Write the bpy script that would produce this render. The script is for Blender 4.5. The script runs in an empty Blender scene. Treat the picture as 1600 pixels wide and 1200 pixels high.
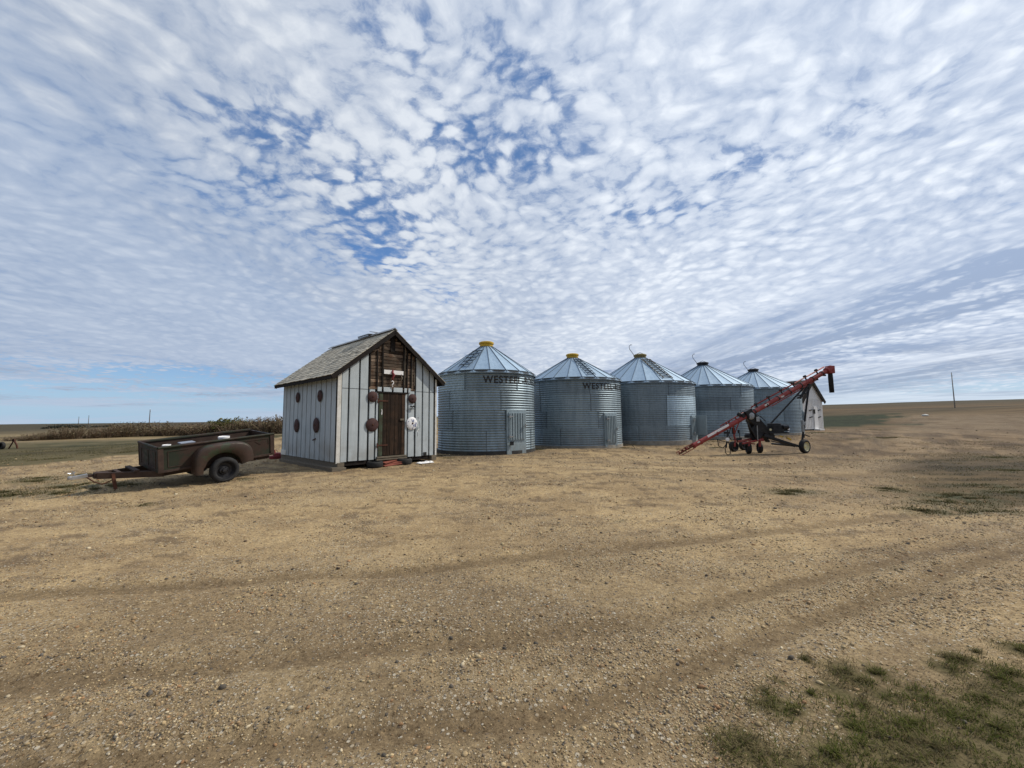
import bpy, math, random
import numpy as np
from mathutils import Vector, Matrix, Euler, noise as mnoise
random.seed(7); RS = np.random.RandomState(11)
R = math.radians
scene = bpy.context.scene
COL = scene.collection

# ------------------------------------------------------------------ camera
F, CX, CY = 640.0, 800.0, 600.0          # in pixels of the 1600x1200 photograph
PITCH, ROLL = math.atan(55/640.0), R(0.5)
EYE = Vector((0, 0, 1.6))
cam = bpy.data.cameras.new('camera'); camo = bpy.data.objects.new('camera', cam); COL.objects.link(camo)
cam.sensor_width = 36; cam.lens = 36*F/1600; cam.clip_start = 0.05; cam.clip_end = 20000
CM = Matrix.Rotation(math.pi/2+PITCH, 4, 'X') @ Matrix.Rotation(-ROLL, 4, 'Z')
camo.matrix_world = Matrix.Translation(EYE) @ CM
scene.camera = camo
def ray(px, py):
    d = (CM.to_3x3() @ Vector(((px-CX)/F, (CY-py)/F, -1.0)))
    return d / d.y
def W(px, py, Y): return EYE + ray(px, py)*Y

# ------------------------------------------------------------------ noise in numpy
def _h(i, j, s):
    n = (i*374761393 + j*668265263 + s*1274126177) & 0x7fffffff
    n = ((n ^ (n >> 13))*1274126177) & 0x7fffffff
    return ((n ^ (n >> 16)) & 0xffff)/65535.0
def vnoise(x, y, s=0):
    x = np.asarray(x, float); y = np.asarray(y, float)
    i = np.floor(x).astype(np.int64); j = np.floor(y).astype(np.int64)
    u = x-i; v = y-j; u = u*u*(3-2*u); v = v*v*(3-2*v)
    return ((_h(i, j, s)*(1-u)+_h(i+1, j, s)*u)*(1-v) + (_h(i, j+1, s)*(1-u)+_h(i+1, j+1, s)*u)*v)
def fbm(x, y, o=4, s=0):
    t = 0; a = .5; n = 0
    for k in range(o):
        t = t + a*vnoise(x, y, s+k*17); n += a; a *= .5
        x = x*2.03+3.1; y = y*2.03+1.7
    return t/n
def ss(a, b, x):
    t = np.clip((np.asarray(x, float)-a)/(b-a), 0, 1); return t*t*(3-2*t)

TRACKS = [([(-9, 2.9), (-3.3, 2.62), (-1.1, 3.0), (.93, 3.35), (2.9, 4.2), (7.1, 5.75), (12, 8.6), (20, 14)], .15),
          ([(-12, 3.4), (-4.7, 3.95), (-1.4, 4.5), (1.64, 5.3), (3.9, 6.0), (8.8, 7.4), (16, 11.5), (26, 21)], .16),
          ([(-8, 1.9), (-2, 2.0), (.2, 2.35), (1.6, 3.0), (5, 4.6), (10, 6.8)], .12),
          ([(4, 13), (10, 13.6), (18, 19), (28, 32), (60, 62)], .3),
          ([(3, 11), (10, 11.5), (20, 18.5), (32, 32), (66, 60)], .3)]
def tdist(x, y, pts):
    d = np.full(np.shape(x), 1e9)
    for (x0, y0), (x1, y1) in zip(pts[:-1], pts[1:]):
        dx, dy = x1-x0, y1-y0; t = np.clip(((x-x0)*dx+(y-y0)*dy)/(dx*dx+dy*dy), 0, 1)
        d = np.minimum(d, np.hypot(x-x0-t*dx, y-y0-t*dy))
    return d
def Hb(x, y):
    x = np.asarray(x, float); y = np.asarray(y, float); r = np.hypot(x, y)
    near = .2*ss(6, 11, y)*(1-ss(2, 9, x))*(1-ss(14, 30, -x)) + .32*ss(16, 30, y)*(1-ss(10, 40, -x))
    re = np.minimum(r, 900)/np.maximum(r, 1e-6)
    far = (.0215*x+.0140*y)*re + (fbm(x/160+5, y/160, 3, 5)-.5)*2.5*ss(60, 400, r)
    s = ss(40, 150, r)
    return near*(1-s)+far*s
def H(x, y):
    x = np.asarray(x, float); y = np.asarray(y, float); r = np.hypot(x, y)
    z = Hb(x, y)
    k = 1-ss(25, 70, r)
    w = x + .5*fbm(x*.8, y*.8, 2, 77)
    z = z + k*((fbm(x*.7, y*.7, 3, 2)-.5)*.035 + (fbm(x*3.1, y*3.1, 3, 9)-.5)*.014 + (fbm(x*14, y*14, 2, 19)-.5)*.014)
    for pts, wd in TRACKS:
        d = tdist(x+.1*(fbm(x*1.3, y*1.3, 2, 31)-.5), y+.16*(fbm(x*.9, y*.9, 2, 33)-.5), pts)
        z = z + k*(-.022*np.exp(-(d/wd)**2) + .014*np.exp(-((d-2.0*wd)/(.7*wd))**2))
    return z
def Hs(x, y): return float(H(np.array([x]), np.array([y]))[0])
def G(px, py):
    d = ray(px, py); lo, hi = 1.0, 400.0
    y = np.linspace(math.log(lo), math.log(hi), 1500); Y = np.exp(y)
    z = EYE.z+d.z*Y; h = Hb(d.x*Y, Y); k = np.argmax(z < h)
    Yh = float(Y[k]); return Vector((d.x*Yh, Yh, Hs(d.x*Yh, Yh)))

# ------------------------------------------------------------------ node helper
class NT:
    def __init__(s, nt): s.nt = nt; s.n = nt.nodes; s.l = nt.links
    def new(s, t, **k):
        n = s.n.new(t)
        for a, b in k.items():
            if a.startswith('i_'):
                key = a[2:]; key = int(key) if key.isdigit() else key.replace('_', ' ')
                s.put(n.inputs[key], b)
            else: setattr(n, a, b)
        return n
    def put(s, sock, v):
        if isinstance(v, bpy.types.NodeSocket): s.l.new(v, sock)
        elif isinstance(v, bpy.types.Node): s.l.new(v.outputs[0], sock)
        else:
            if sock.type == 'RGBA' and len(v) == 3: v = (*v, 1)
            sock.default_value = v
    def math(s, op, a, b=None, c=None, clamp=False):
        n = s.n.new('ShaderNodeMath'); n.operation = op; n.use_clamp = clamp
        s.put(n.inputs[0], a)
        if b is not None: s.put(n.inputs[1], b)
        if c is not None: s.put(n.inputs[2], c)
        return n.outputs[0]
    def vmath(s, op, a, b=None):
        n = s.n.new('ShaderNodeVectorMath'); n.operation = op; s.put(n.inputs[0], a)
        if b is not None: s.put(n.inputs[1], b)
        return n.outputs[0]
    def noise(s, vec, scale=5, detail=4, rough=.5, dist=0):
        n = s.n.new('ShaderNodeTexNoise')
        if vec is not None: s.l.new(vec, n.inputs['Vector'])
        n.inputs['Scale'].default_value = scale; n.inputs['Detail'].default_value = detail
        n.inputs['Roughness'].default_value = rough; n.inputs['Distortion'].default_value = dist
        return n.outputs[0]
    def vor(s, vec, scale=5, feature='F1', rnd=1.0, out='Distance'):
        n = s.n.new('ShaderNodeTexVoronoi'); n.feature = feature
        if vec is not None: s.l.new(vec, n.inputs['Vector'])
        n.inputs['Scale'].default_value = scale; n.inputs['Randomness'].default_value = rnd
        if feature == 'SMOOTH_F1': n.inputs['Smoothness'].default_value = .45
        return n.outputs[out]
    def rng(s, v, a, b, c=0.0, d=1.0, smooth=True):
        n = s.n.new('ShaderNodeMapRange'); n.interpolation_type = 'SMOOTHSTEP' if smooth else 'LINEAR'
        s.put(n.inputs['Value'], v)
        for k, q in zip(('From Min', 'From Max', 'To Min', 'To Max'), (a, b, c, d)): n.inputs[k].default_value = q
        return n.outputs[0]
    def mix(s, fac, a, b, mode='MIX'):
        n = s.n.new('ShaderNodeMix'); n.data_type = 'RGBA'; n.blend_type = mode
        s.put(n.inputs[0], fac); s.put(n.inputs[6], a); s.put(n.inputs[7], b)
        return n.outputs[2]
    def scl(s, vec, sc, loc=(0, 0, 0), rot=(0, 0, 0)):
        n = s.n.new('ShaderNodeMapping'); s.l.new(vec, n.inputs[0])
        n.inputs['Scale'].default_value = sc; n.inputs['Location'].default_value = loc; n.inputs['Rotation'].default_value = rot
        return n.outputs[0]
    def obj(s): return s.n.new('ShaderNodeTexCoord').outputs['Object']
    def attr(s, name, out='Fac'):
        n = s.n.new('ShaderNodeAttribute'); n.attribute_name = name; return n.outputs[out]
    def bump(s, h, strength=.3, dist=.01, nrm=None):
        n = s.n.new('ShaderNodeBump'); s.put(n.inputs['Height'], h)
        n.inputs['Strength'].default_value = strength; n.inputs['Distance'].default_value = dist
        if nrm is not None: s.l.new(nrm, n.inputs['Normal'])
        return n.outputs[0]
def newmat(name):
    m = bpy.data.materials.new(name); m.use_nodes = True
    nt = NT(m.node_tree); b = m.node_tree.nodes['Principled BSDF']
    return m, nt, b
def setb(nt, b, base=None, rough=None, metal=None, nrm=None, spec=None):
    for k, v in (('Base Color', base), ('Roughness', rough), ('Metallic', metal), ('Normal', nrm), ('Specular IOR Level', spec)):
        if v is not None: nt.put(b.inputs[k], v)

M = {}
def simple(name, c1, c2, scale=8, rough=.6, metal=0, stretch=(1, 1, 1), bump=.15, bdist=.004, c3=None, thr=(.55, .7), spec=.3, s3=3):
    """two-tone weathered surface with an optional third tone in patches"""
    m, nt, b = newmat(name); o = nt.obj(); v = nt.scl(o, stretch)
    n1 = nt.noise(v, scale, 5, .6); n2 = nt.noise(v, scale*5, 3, .6)
    f = nt.rng(nt.math('ADD', nt.math('MULTIPLY', n1, .7), nt.math('MULTIPLY', n2, .3)), .35, .65)
    c = nt.mix(f, c1, c2)
    if c3:
        p = nt.rng(nt.noise(o, s3, 5, .65), thr[0], thr[1]); c = nt.mix(p, c, c3)
    setb(nt, b, c, nt.rng(n2, .3, .7, max(rough-.12, 0), min(rough+.12, 1)), metal, nt.bump(n2, bump, bdist), spec)
    M[name] = m; return m

simple('rust', (.055, .022, .014), (.11, .045, .028), 14, .8, .1)
simple('disc_rust', (.045, .024, .024), (.075, .038, .037), 10, .75, .2)
simple('white_paint', (.72, .72, .70), (.55, .54, .50), 5, .6, c3=(.3, .27, .22), thr=(.62, .7))
simple('bright_white', (.84, .84, .85), (.76, .76, .76), 8, .5)
simple('dark_gap', (.012, .013, .015), (.03, .03, .03), 10, .9)
simple('beam_wood', (.10, .085, .065), (.2, .17, .13), 4, .85, stretch=(1, 6, 14), bump=.5, bdist=.01)
simple('rake_wood', (.007, .006, .006), (.018, .013, .011), 8, .95, bump=.4)
simple('rubber', (.014, .014, .015), (.03, .03, .031), 12, .8)
simple('dusty_rubber', (.016, .017, .02), (.036, .036, .037), 6, .85)
simple('black_paint', (.012, .013, .016), (.03, .03, .032), 8, .45, .2)
simple('red_paint', (.32, .055, .05), (.22, .04, .036), 6, .45, c3=(.34, .12, .10), thr=(.55, .72), s3=2)
simple('faded_red', (.28, .05, .06), (.16, .03, .035), 6, .6)
simple('cream_rim', (.68, .64, .42), (.5, .46, .3), 8, .5)
simple('yellow_paint', (.62, .40, .03), (.42, .27, .03), 9, .5, c3=(.2, .1, .04), thr=(.58, .7), s3=5)
simple('faded_yellow', (.32, .26, .09), (.12, .09, .05), 9, .6)
simple('steel', (.42, .43, .44), (.28, .29, .30), 10, .4, .8)
simple('bright_steel', (.45, .46, .48), (.32, .33, .35), 10, .4, .7)
simple('trailer_paint', (.017, .023, .015), (.032, .035, .022), 2.2, .7, c3=(.040, .024, .018), thr=(.44, .58), s3=1.6, bump=.1)
simple('fender_paint', (.056, .034, .027), (.036, .026, .020), 3, .5, c3=(.036, .050, .030), thr=(.52, .62), s3=2.4, bump=.1)
simple('trailer_bed', (.035, .022, .018), (.06, .04, .032), 5, .8)
simple('frame_brown', (.038, .024, .02), (.065, .042, .033), 7, .75)
simple('pole_wood', (.10, .085, .07), (.16, .14, .12), 3, .9, stretch=(8, 8, .5), bump=.5)
simple('pole_near', (.26, .24, .21), (.38, .36, .32), 3, .9, stretch=(8, 8, .5), bump=.5)
simple('twig', (.115, .080, .055), (.21, .155, .105), 3, .9)
simple('dry_leaf', (.11, .10, .055), (.19, .16, .085), 3, .9)
simple('autumn_leaf', (.13, .15, .045), (.2, .19, .06), 3, .8)
simple('far_foliage', (.03, .036, .03), (.05, .05, .04), .05, .9)
simple('red_board', (.30, .10, .07), (.17, .055, .04), 4, .7, stretch=(1, 8, 8))
simple('grey_plastic', (.22, .25, .31), (.3, .33, .4), 4, .5)
simple('wheel_dark', (.018, .019, .022), (.035, .035, .04), 9, .5, .3)
simple('letter_black', (.02, .021, .024), (.05, .052, .055), 22, .6, .1)
simple('ladder_steel', (.05, .065, .08), (.09, .11, .13), 10, .5, .5)
simple('concrete', (.24, .22, .19), (.34, .32, .28), 5, .9, bump=.4)
simple('old_black_base', (.035, .035, .036), (.07, .068, .062), 4, .85)

# galvanised sheet : per-sheet tone from an attribute
def galv(name, lo, hi, metal=.75, rough=.38, streak=True):
    m, nt, b = newmat(name); o = nt.obj()
    sp = nt.vor(nt.scl(o, (1, 1, 1)), 22, out='Color'); spn = nt.math('MULTIPLY', nt.vmath('LENGTH', sp), .5)
    n = nt.n.new('ShaderNodeVectorMath'); n.operation = 'LENGTH'; nt.put(n.inputs[0], sp); spn = nt.math('MULTIPLY', n.outputs['Value'], .58)
    st = nt.noise(nt.scl(o, (5, 5, .5)), 1.2, 6, .6); bl = nt.noise(o, .9, 4, .6)
    f = nt.math('ADD', nt.math('MULTIPLY', spn, .2), nt.math('ADD', nt.math('MULTIPLY', st, .5), nt.math('MULTIPLY', bl, .3)))
    c = nt.mix(nt.rng(f, .3, .7), lo, hi)
    tone = nt.attr('tone')
    c = nt.mix(1.0, c, nt.n.new('ShaderNodeCombineColor').outputs[0], 'MULTIPLY')
    cc = [k for k in nt.n if k.bl_idname == 'ShaderNodeCombineColor'][0]
    for i in range(3): nt.put(cc.inputs[i], tone)
    z = nt.new('ShaderNodeSeparateXYZ', i_0=o)
    dirt = nt.math('MULTIPLY', nt.rng(nt.noise(nt.scl(o, (3, 3, 1)), 2, 5, .6), .35, .7), nt.rng(z.outputs[2], .9, .0))
    c = nt.mix(nt.math('MULTIPLY', dirt, .55), c, (.13, .11, .085))
    rs = nt.rng(nt.noise(nt.scl(o, (7, 7, .8)), 2.2, 6, .7), .60, .72)
    c = nt.mix(nt.math('MULTIPLY', rs, .5), c, (.12, .06, .035))
    setb(nt, b, c, nt.math('ADD', nt.math('MULTIPLY', nt.rng(f, .3, .7), .18), rough), nt.math('SUBTRACT', metal, nt.math('MULTIPLY', dirt, .5)), nt.bump(bl, .15, .02))
    M[name] = m
galv('galv_wall', (.15, .205, .25), (.29, .37, .43), .62, .42)
galv('galv_roof', (.27, .38, .50), (.35, .47, .60), .45, .5)
galv('galv_door', (.22, .29, .33), (.32, .40, .45), .45, .5)

# painted siding of the small granary
def siding():
    m, nt, b = newmat('siding'); o = nt.obj()
    st = nt.noise(nt.scl(o, (9, 9, .8)), 1.5, 6, .65); bl = nt.noise(o, 1.6, 5, .6); fi = nt.noise(o, 60, 3, .6)
    c = nt.mix(nt.rng(st, .3, .7), (.41, .47, .51), (.48, .54, .58))
    c = nt.mix(nt.math('MULTIPLY', nt.rng(bl, .42, .68), .4), c, (.31, .35, .37))
    chips = nt.math('MULTIPLY', nt.rng(nt.noise(o, 38, 4, .75), .66, .70), nt.rng(nt.noise(o, 1.7, 3), .45, .6))
    c = nt.mix(chips, c, (.08, .075, .07))
    z = nt.new('ShaderNodeSeparateXYZ', i_0=o)
    mud = nt.math('MULTIPLY', nt.rng(z.outputs[2], .75, .2), nt.rng(bl, .3, .65))
    c = nt.mix(nt.math('MULTIPLY', mud, .35), c, (.24, .21, .17))
    setb(nt, b, c, .65, 0, nt.bump(nt.math('ADD', fi, st), .2, .004), .3); M['siding'] = m
siding()
def planks(name, c1, c2, c3, vertical):
    m, nt, b = newmat(name); o = nt.obj()
    sc = (14, 14, .8) if vertical else (.9, .9, 16)
    gr = nt.noise(nt.scl(o, sc), 2, 7, .7); pl = nt.attr('tone'); bl = nt.noise(o, 3.2, 4, .6)
    c = nt.mix(nt.rng(gr, .32, .68), c1, c2); c = nt.mix(nt.math('MULTIPLY', nt.rng(bl, .45, .62), .8), c, c3)
    cc = nt.n.new('ShaderNodeCombineColor')
    for i in range(3): nt.put(cc.inputs[i], pl)
    c = nt.mix(1.0, c, cc.outputs[0], 'MULTIPLY')
    setb(nt, b, c, .85, 0, nt.bump(gr, .6, .006), .2); M[name] = m
planks('door_wood', (.012, .008, .006), (.055, .032, .020), (.018, .012, .009), True)
planks('old_wood', (.045, .033, .026), (.23, .175, .13), (.10, .055, .034), False)
planks('green_wood', (.035, .05, .035), (.09, .11, .075), (.05, .045, .03), True)
def shingle():
    m, nt, b = newmat('shingle'); o = nt.obj(); t = nt.attr('tone')
    gr = nt.noise(nt.scl(o, (.8, 16, .8)), 3, 6, .7); bl = nt.noise(o, 1.3, 4, .6)
    c = nt.mix(nt.rng(gr, .3, .7), (.36, .33, .27), (.60, .55, .45)); c = nt.mix(nt.math('MULTIPLY', nt.rng(bl, .45, .7), .7), c, (.40, .39, .34))
    cc = nt.n.new('ShaderNodeCombineColor')
    for i in range(3): nt.put(cc.inputs[i], t)
    c = nt.mix(1.0, c, cc.outputs[0], 'MULTIPLY')
    setb(nt, b, c, .9, 0, nt.bump(gr, .5, .005), .2); M['shingle'] = m
shingle()

# ------------------------------------------------------------------ mesh builder
class MB:
    def __init__(s): s.v = []; s.f = []; s.t = []; s.tone = 1.0
    def _add(s, vs, fs):
        n = len(s.v); s.v += [tuple(v) for v in vs]; s.f += [tuple(i+n for i in f) for f in fs]; s.t += [s.tone]*len(vs); return s
    def box(s, c, size, rot=None):
        x, y, z = size[0]/2, size[1]/2, size[2]/2; c = Vector(c)
        vs = [Vector((a*x, b*y, d*z)) for d in (-1, 1) for b in (-1, 1) for a in (-1, 1)]
        if rot is not None: vs = [rot @ v for v in vs]
        return s._add([v+c for v in vs], [(0, 2, 3, 1), (4, 5, 7, 6), (0, 1, 5, 4), (2, 6, 7, 3), (0, 4, 6, 2), (1, 3, 7, 5)])
    def bar(s, p0, p1, w, h, up=(0, 0, 1)):
        p0 = Vector(p0); p1 = Vector(p1); d = (p1-p0); L = d.length; d.normalize()
        u = Vector(up); x = d.cross(u)
        if x.length < 1e-4: x = d.cross(Vector((1, 0, 0)))
        x.normalize(); u = x.cross(d); vs = []
        for p in (p0, p1):
            for a, b in ((-1, -1), (1, -1), (1, 1), (-1, 1)): vs.append(p+x*a*w/2+u*b*h/2)
        return s._add(vs, [(3, 2, 1, 0), (4, 5, 6, 7), (0, 1, 5, 4), (1, 2, 6, 5), (2, 3, 7, 6), (3, 0, 4, 7)])
    def tube(s, pts, r, n=10, caps=True):
        pts = [Vector(p) for p in pts]; m = len(pts); rr = r if isinstance(r, (list, tuple)) else [r]*m; vs = []; fs = []
        prev = None
        for i, p in enumerate(pts):
            d = (pts[min(i+1, m-1)]-pts[max(i-1, 0)]).normalized()
            if prev is None:
                a = d.cross(Vector((0, 0, 1)))
                if a.length < 1e-3: a = d.cross(Vector((1, 0, 0)))
            else: a = prev-d*prev.dot(d)
            a.normalize(); prev = a; b = d.cross(a)
            for k in range(n):
                t = 2*math.pi*k/n; vs.append(p+(a*math.cos(t)+b*math.sin(t))*rr[i])
        for i in range(m-1):
            for k in range(n):
                k2 = (k+1) % n; fs.append((i*n+k, i*n+k2, (i+1)*n+k2, (i+1)*n+k))
        if caps: fs.append(tuple(range(n-1, -1, -1))); fs.append(tuple((m-1)*n+k for k in range(n)))
        return s._add(vs, fs)
    def lathe(s, prof, n=24, mat=None, closed=False):
        """profile of (radius, height) revolved about local z, then moved by mat"""
        mat = mat or Matrix.Identity(4); vs = []; fs = []; m = len(prof)
        for r, z in prof:
            for k in range(n):
                t = 2*math.pi*k/n; vs.append(mat @ Vector((r*math.cos(t), r*math.sin(t), z)))
        for i in range(m-1 if not closed else m):
            j = (i+1) % m
            for k in range(n):
                k2 = (k+1) % n; fs.append((i*n+k, i*n+k2, j*n+k2, j*n+k))
        return s._add(vs, fs)
    def poly(s, pts, off):
        """planar polygon pts extruded by vector off"""
        off = Vector(off); n = len(pts); vs = [Vector(p) for p in pts]+[Vector(p)+off for p in pts]
        fs = [tuple(range(n-1, -1, -1)), tuple(range(n, 2*n))]+[(i, (i+1) % n, n+(i+1) % n, n+i) for i in range(n)]
        return s._add(vs, fs)
    def build(s, name, mat, parent=None, smooth=False, bevel=0, world=False, auto=None):
        me = bpy.data.meshes.new(name); vs = s.v
        if world and parent is not None:
            p = parent
            while p.parent: p = p.parent
            inv = p.matrix_basis.inverted(); vs = [tuple(inv @ Vector(v)) for v in vs]
        me.from_pydata(vs, [], s.f)
        at = me.attributes.new('tone', 'FLOAT', 'POINT'); at.data.foreach_set('value', s.t)
        me.materials.append(M[mat] if isinstance(mat, str) else mat)
        if smooth:
            me.polygons.foreach_set('use_smooth', [True]*len(me.polygons))
            if auto:
                me.set_sharp_from_angle(angle=R(auto))
        me.update()
        o = bpy.data.objects.new(name, me); COL.objects.link(o)
        if parent is not None: o.parent = parent
        if bevel:
            b = o.modifiers.new('bevel', 'BEVEL'); b.width = bevel; b.segments = 2; b.limit_method = 'ANGLE'; b.angle_limit = R(40)
        return o
def tag(o, label=None, cat=None, group=None, kind=None):
    for k, v in (('label', label), ('category', cat), ('group', group), ('kind', kind)):
        if v: o[k] = v
    return o
def root(name, label, cat, loc=(0, 0, 0), rot=(0, 0, 0), group=None):
    o = bpy.data.objects.new(name, None); COL.objects.link(o); o.empty_display_size = .2
    o.matrix_basis = Matrix.Translation(Vector(loc)) @ Euler(rot).to_matrix().to_4x4()
    return tag(o, label, cat, group)
def copy_tree(o, parent=None):
    c = o.copy(); COL.objects.link(c)
    if parent is not None: c.parent = parent
    for ch in list(o.children): copy_tree(ch, c)
    return c
def axis_to(p, d):
    """matrix placing local z along d at p"""
    d = Vector(d).normalized(); return Matrix.Translation(Vector(p)) @ d.to_track_quat('Z', 'Y').to_matrix().to_4x4()
def mesh_np(name, v, f, mat, smooth=False, cols=None):
    """v (n,3), f (m,k) arrays"""
    me = bpy.data.meshes.new(name); k = f.shape[1]
    me.vertices.add(len(v)); me.vertices.foreach_set('co', v.astype(np.float32).ravel())
    me.loops.add(f.size); me.loops.foreach_set('vertex_index', f.astype(np.int32).ravel())
    me.polygons.add(len(f)); me.polygons.foreach_set('loop_start', np.arange(0, f.size, k, dtype=np.int32))
    me.polygons.foreach_set('loop_total', np.full(len(f), k, dtype=np.int32))
    if smooth: me.polygons.foreach_set('use_smooth', np.ones(len(f), bool))
    for nm, c in (cols or {}).items():
        if c.ndim == 2:
            a = me.attributes.new(nm, 'FLOAT_COLOR', 'POINT')
            if c.shape[1] == 3: c = np.hstack([c, np.ones((len(c), 1))])
            a.data.foreach_set('color', c.astype(np.float32).ravel())
        else:
            a = me.attributes.new(nm, 'FLOAT', 'POINT'); a.data.foreach_set('value', c.astype(np.float32))
    me.update(calc_edges=True); me.validate()
    me.materials.append(mat); o = bpy.data.objects.new(name, me); COL.objects.link(o); return o

# ------------------------------------------------------------------ ground
def grass_near(x, y):
    """density of real grass near the camera's right (0..1)"""
    px = .9*x+.3*y
    edge = np.minimum(ss(.75, 1.25, x), ss(0, .7, (2.35+.33*(x-1.2))-y+.35*(fbm(x*2, y*2, 2, 51)-.5)))
    pat = ss(.46, .60, fbm(x*4.2+4, y*4.2, 4, 41))
    return edge*(.62+.38*pat)
TUFTS = [(1215, 1105, .16), (1245, 1110, .1), (1190, 1100, .07), (1160, 1158, .16), (1175, 1185, .14), (1140, 1170, .1), (1320, 1048, .17), (1345, 1062, .14),
         (1300, 1072, .12), (1318, 1085, .1), (1268, 1085, .07), (1345, 1100, .12), (1195, 1080, .06), (1222, 1068, .05), (1258, 1032, .05), (1372, 1050, .12), (1395, 1160, .13),
         (1480, 1045, .14), (1500, 1030, .14), (1560, 1060, .1), (1592, 1015, .15), (1578, 1050, .12), (1585, 1010, .12), (1525, 1018, .05), (1485, 1028, .06), (1540, 1090, .12), (1420, 1130, .18),
         (1370, 1165, .2), (1460, 1170, .2), (1300, 1180, .18), (1240, 1190, .12), (1560, 1140, .2), (1335, 1135, .14), (1500, 1115, .18), (1380, 1085, .14), (1440, 1085, .15)]
WEEDS = [(60, 752, .5), (100, 762, .45), (130, 757, .55), (150, 765, .4), (90, 772, .35), (20, 775, .4), (175, 760, .35), (10, 770, .3), (135, 742, .3), (200, 757, .3), (215, 790, .16), (385, 748, .12), (375, 750, .15),
         (1240, 768, .35), (1385, 764, .22), (1395, 768, .2), (1225, 772, .2), (1480, 785, .5), (1510, 780, .4), (1550, 760, .5), (1590, 770, .5), (1540, 800, .4), (1495, 775, .4),
         (1580, 735, .6), (1560, 715, .6), (1120, 700, .3), (1065, 702, .3), (60, 747, .3), (1370, 672, 1.2), (1390, 684, .8), (1340, 686, .6), (1285, 676, .8), (1225, 682, .3), (1440, 798, .3), (965, 815, .08), (842, 703, .25), (700, 716, .2), (975, 700, .3), (1092, 692, .3), (690, 713, .25), (1180, 688, .3), (1110, 690, .3)]
TP = [(*G(a, b).xy, r) for a, b, r in TUFTS]; WP = [(*G(a, b).xy, r) for a, b, r in WEEDS]
BINS = [(-1.15, 18.4, 2.14), (3.24, 21.7, 2.44), (7.9, 25.0, 3.0), (13.3, 28.35, 2.97), (18.9, 31.9, 3.0)]
def G0(px, py):
    d = ray(px, py); Y = 1.55/-d.z; return (d.x*Y, Y)
def ground_maps(x, y):
    r = np.hypot(x, y)
    c = np.array
    n1 = fbm(x*.35, y*.6, 4, 3); n2 = fbm(x*1.7, y*2.6, 4, 4); n3 = fbm(x*7, y*9, 3, 6); nn = fbm(x*.12, y*.12, 3, 8)
    tan = c([.428, .318, .176]); dirt = c([.298, .217, .122]); dark = c([.095, .068, .046])
    t = ss(.36, .64, .40*n1+.35*n2+.25*n3)[..., None]
    col = dirt*(1-t)+tan*t
    near = (1-ss(2.0, 7.5, r))[..., None]; col = col*(1-near*.36)*(1-near*c([0.02, .0, -.06]))  # lens vignette put into the soil colour: darker close to the camera
    peb = ss(.38, .62, fbm(x*.9+9, y*1.5, 4, 14))*.7+.3*n2
    # smooth compacted tracks
    for pts, wd in TRACKS:
        d = tdist(x+.1*(fbm(x*1.3, y*1.3, 2, 31)-.5), y+.16*(fbm(x*.9, y*.9, 2, 33)-.5), pts); d = np.abs(d-.0)+.07*(fbm(x*9, y*9, 2, 36)-.5)
        k = np.exp(-(d/(wd*.85))**4)*(.5+.7*fbm(x*1.1, y*1.1, 2, 35))
        kk = np.clip(k*1.1, 0, 1)[..., None]*.72
        col = col*(1-kk)+c([.150, .108, .062])*kk; peb = peb*(1-.9*np.clip(k, 0, 1))
        b = np.exp(-((d-2.0*wd)/(.8*wd))**2); peb = np.clip(peb+.4*b, 0, 1.2)
    # right-hand yard, browner trampled soil
    k = (ss(9, 22, x+.3*y-3)*ss(6, 12, y)*(.55+.6*n1)).clip(0, 1)[..., None]*.9; col = col*(1-k)+c([.178, .125, .076])*(.7+.6*n2[..., None])*k; peb = peb*(1-.6*k[..., 0])
    lane = [(-2, 9.5), (4, 11.2), (10, 12.6), (17, 17.5), (25, 26), (38, 40), (75, 68)]
    ld = tdist(x+.5*(fbm(x*.3, y*.3, 2, 101)-.5), y+.5*(fbm(x*.3, y*.3, 2, 102)-.5), lane); lk = ss(3, 8, x)*(1-ss(85, 100, r))
    for cc_, wd_, cl_, am_ in ((0, .9, (.34, .25, .150), .55), (1.5, .22, (.11, .078, .05), .6), (2.3, .55, (.33, .24, .145), .5), (3.3, .25, (.11, .078, .05), .55), (4.6, .8, (.30, .215, .13), .4), (6.0, .3, (.115, .08, .052), .5)):
        k = np.exp(-((ld-cc_)/(wd_+.012*r))**2)*lk*am_*(.4+.9*fbm(x*.35, y*.35, 2, 103+int(cc_*3))); k = np.clip(k, 0, 1)[..., None]; col = col*(1-k)+c(list(cl_))*k
    # dark crumbs in front of the bins and by the auger
    bd = np.full(x.shape, 99.)
    for bx, by, br in BINS: bd = np.minimum(bd, np.hypot(x-bx, y-by)-br)
    k = (1-ss(.2, 4.2, bd))*ss(.50, .60, fbm(x*1.6, y*3.6, 4, 61)); k2 = ss(9, 12, x)*(1-ss(30, 44, x))*ss(11, 15, y)*(1-ss(36, 52, y))*ss(.53, .57, .6*fbm(x*.45, y*.38, 4, 63)+.4*fbm(x*1.8, y*.9, 3, 64))*.9
    k = np.maximum(k, k2)[..., None]*.8; col = col*(1-k)+dark*k
    bin_ring = ((1-ss(-.1, 1.6, bd))*.45)[..., None]; col = col*(1-bin_ring)+c([.15, .115, .08])*bin_ring  # soil browner in a ring close round each bin
    st = (1-ss(2.4, 4.5, np.hypot((x+4.2)*.9, y-13.3)))*ss(.45, .6, fbm(x*2, y*3, 3, 65)); st = st[..., None]*.5; col = col*(1-st)+dark*1.3*st
    # spread of small dark scuffs all over the yard
    k = (ss(.60, .67, fbm(x*2.2+1, y*5.5, 4, 67))*ss(4, 8, r)*(1-ss(40, 60, r)))[..., None]*.6; col = col*(1-k)+dark*1.15*k
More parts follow.
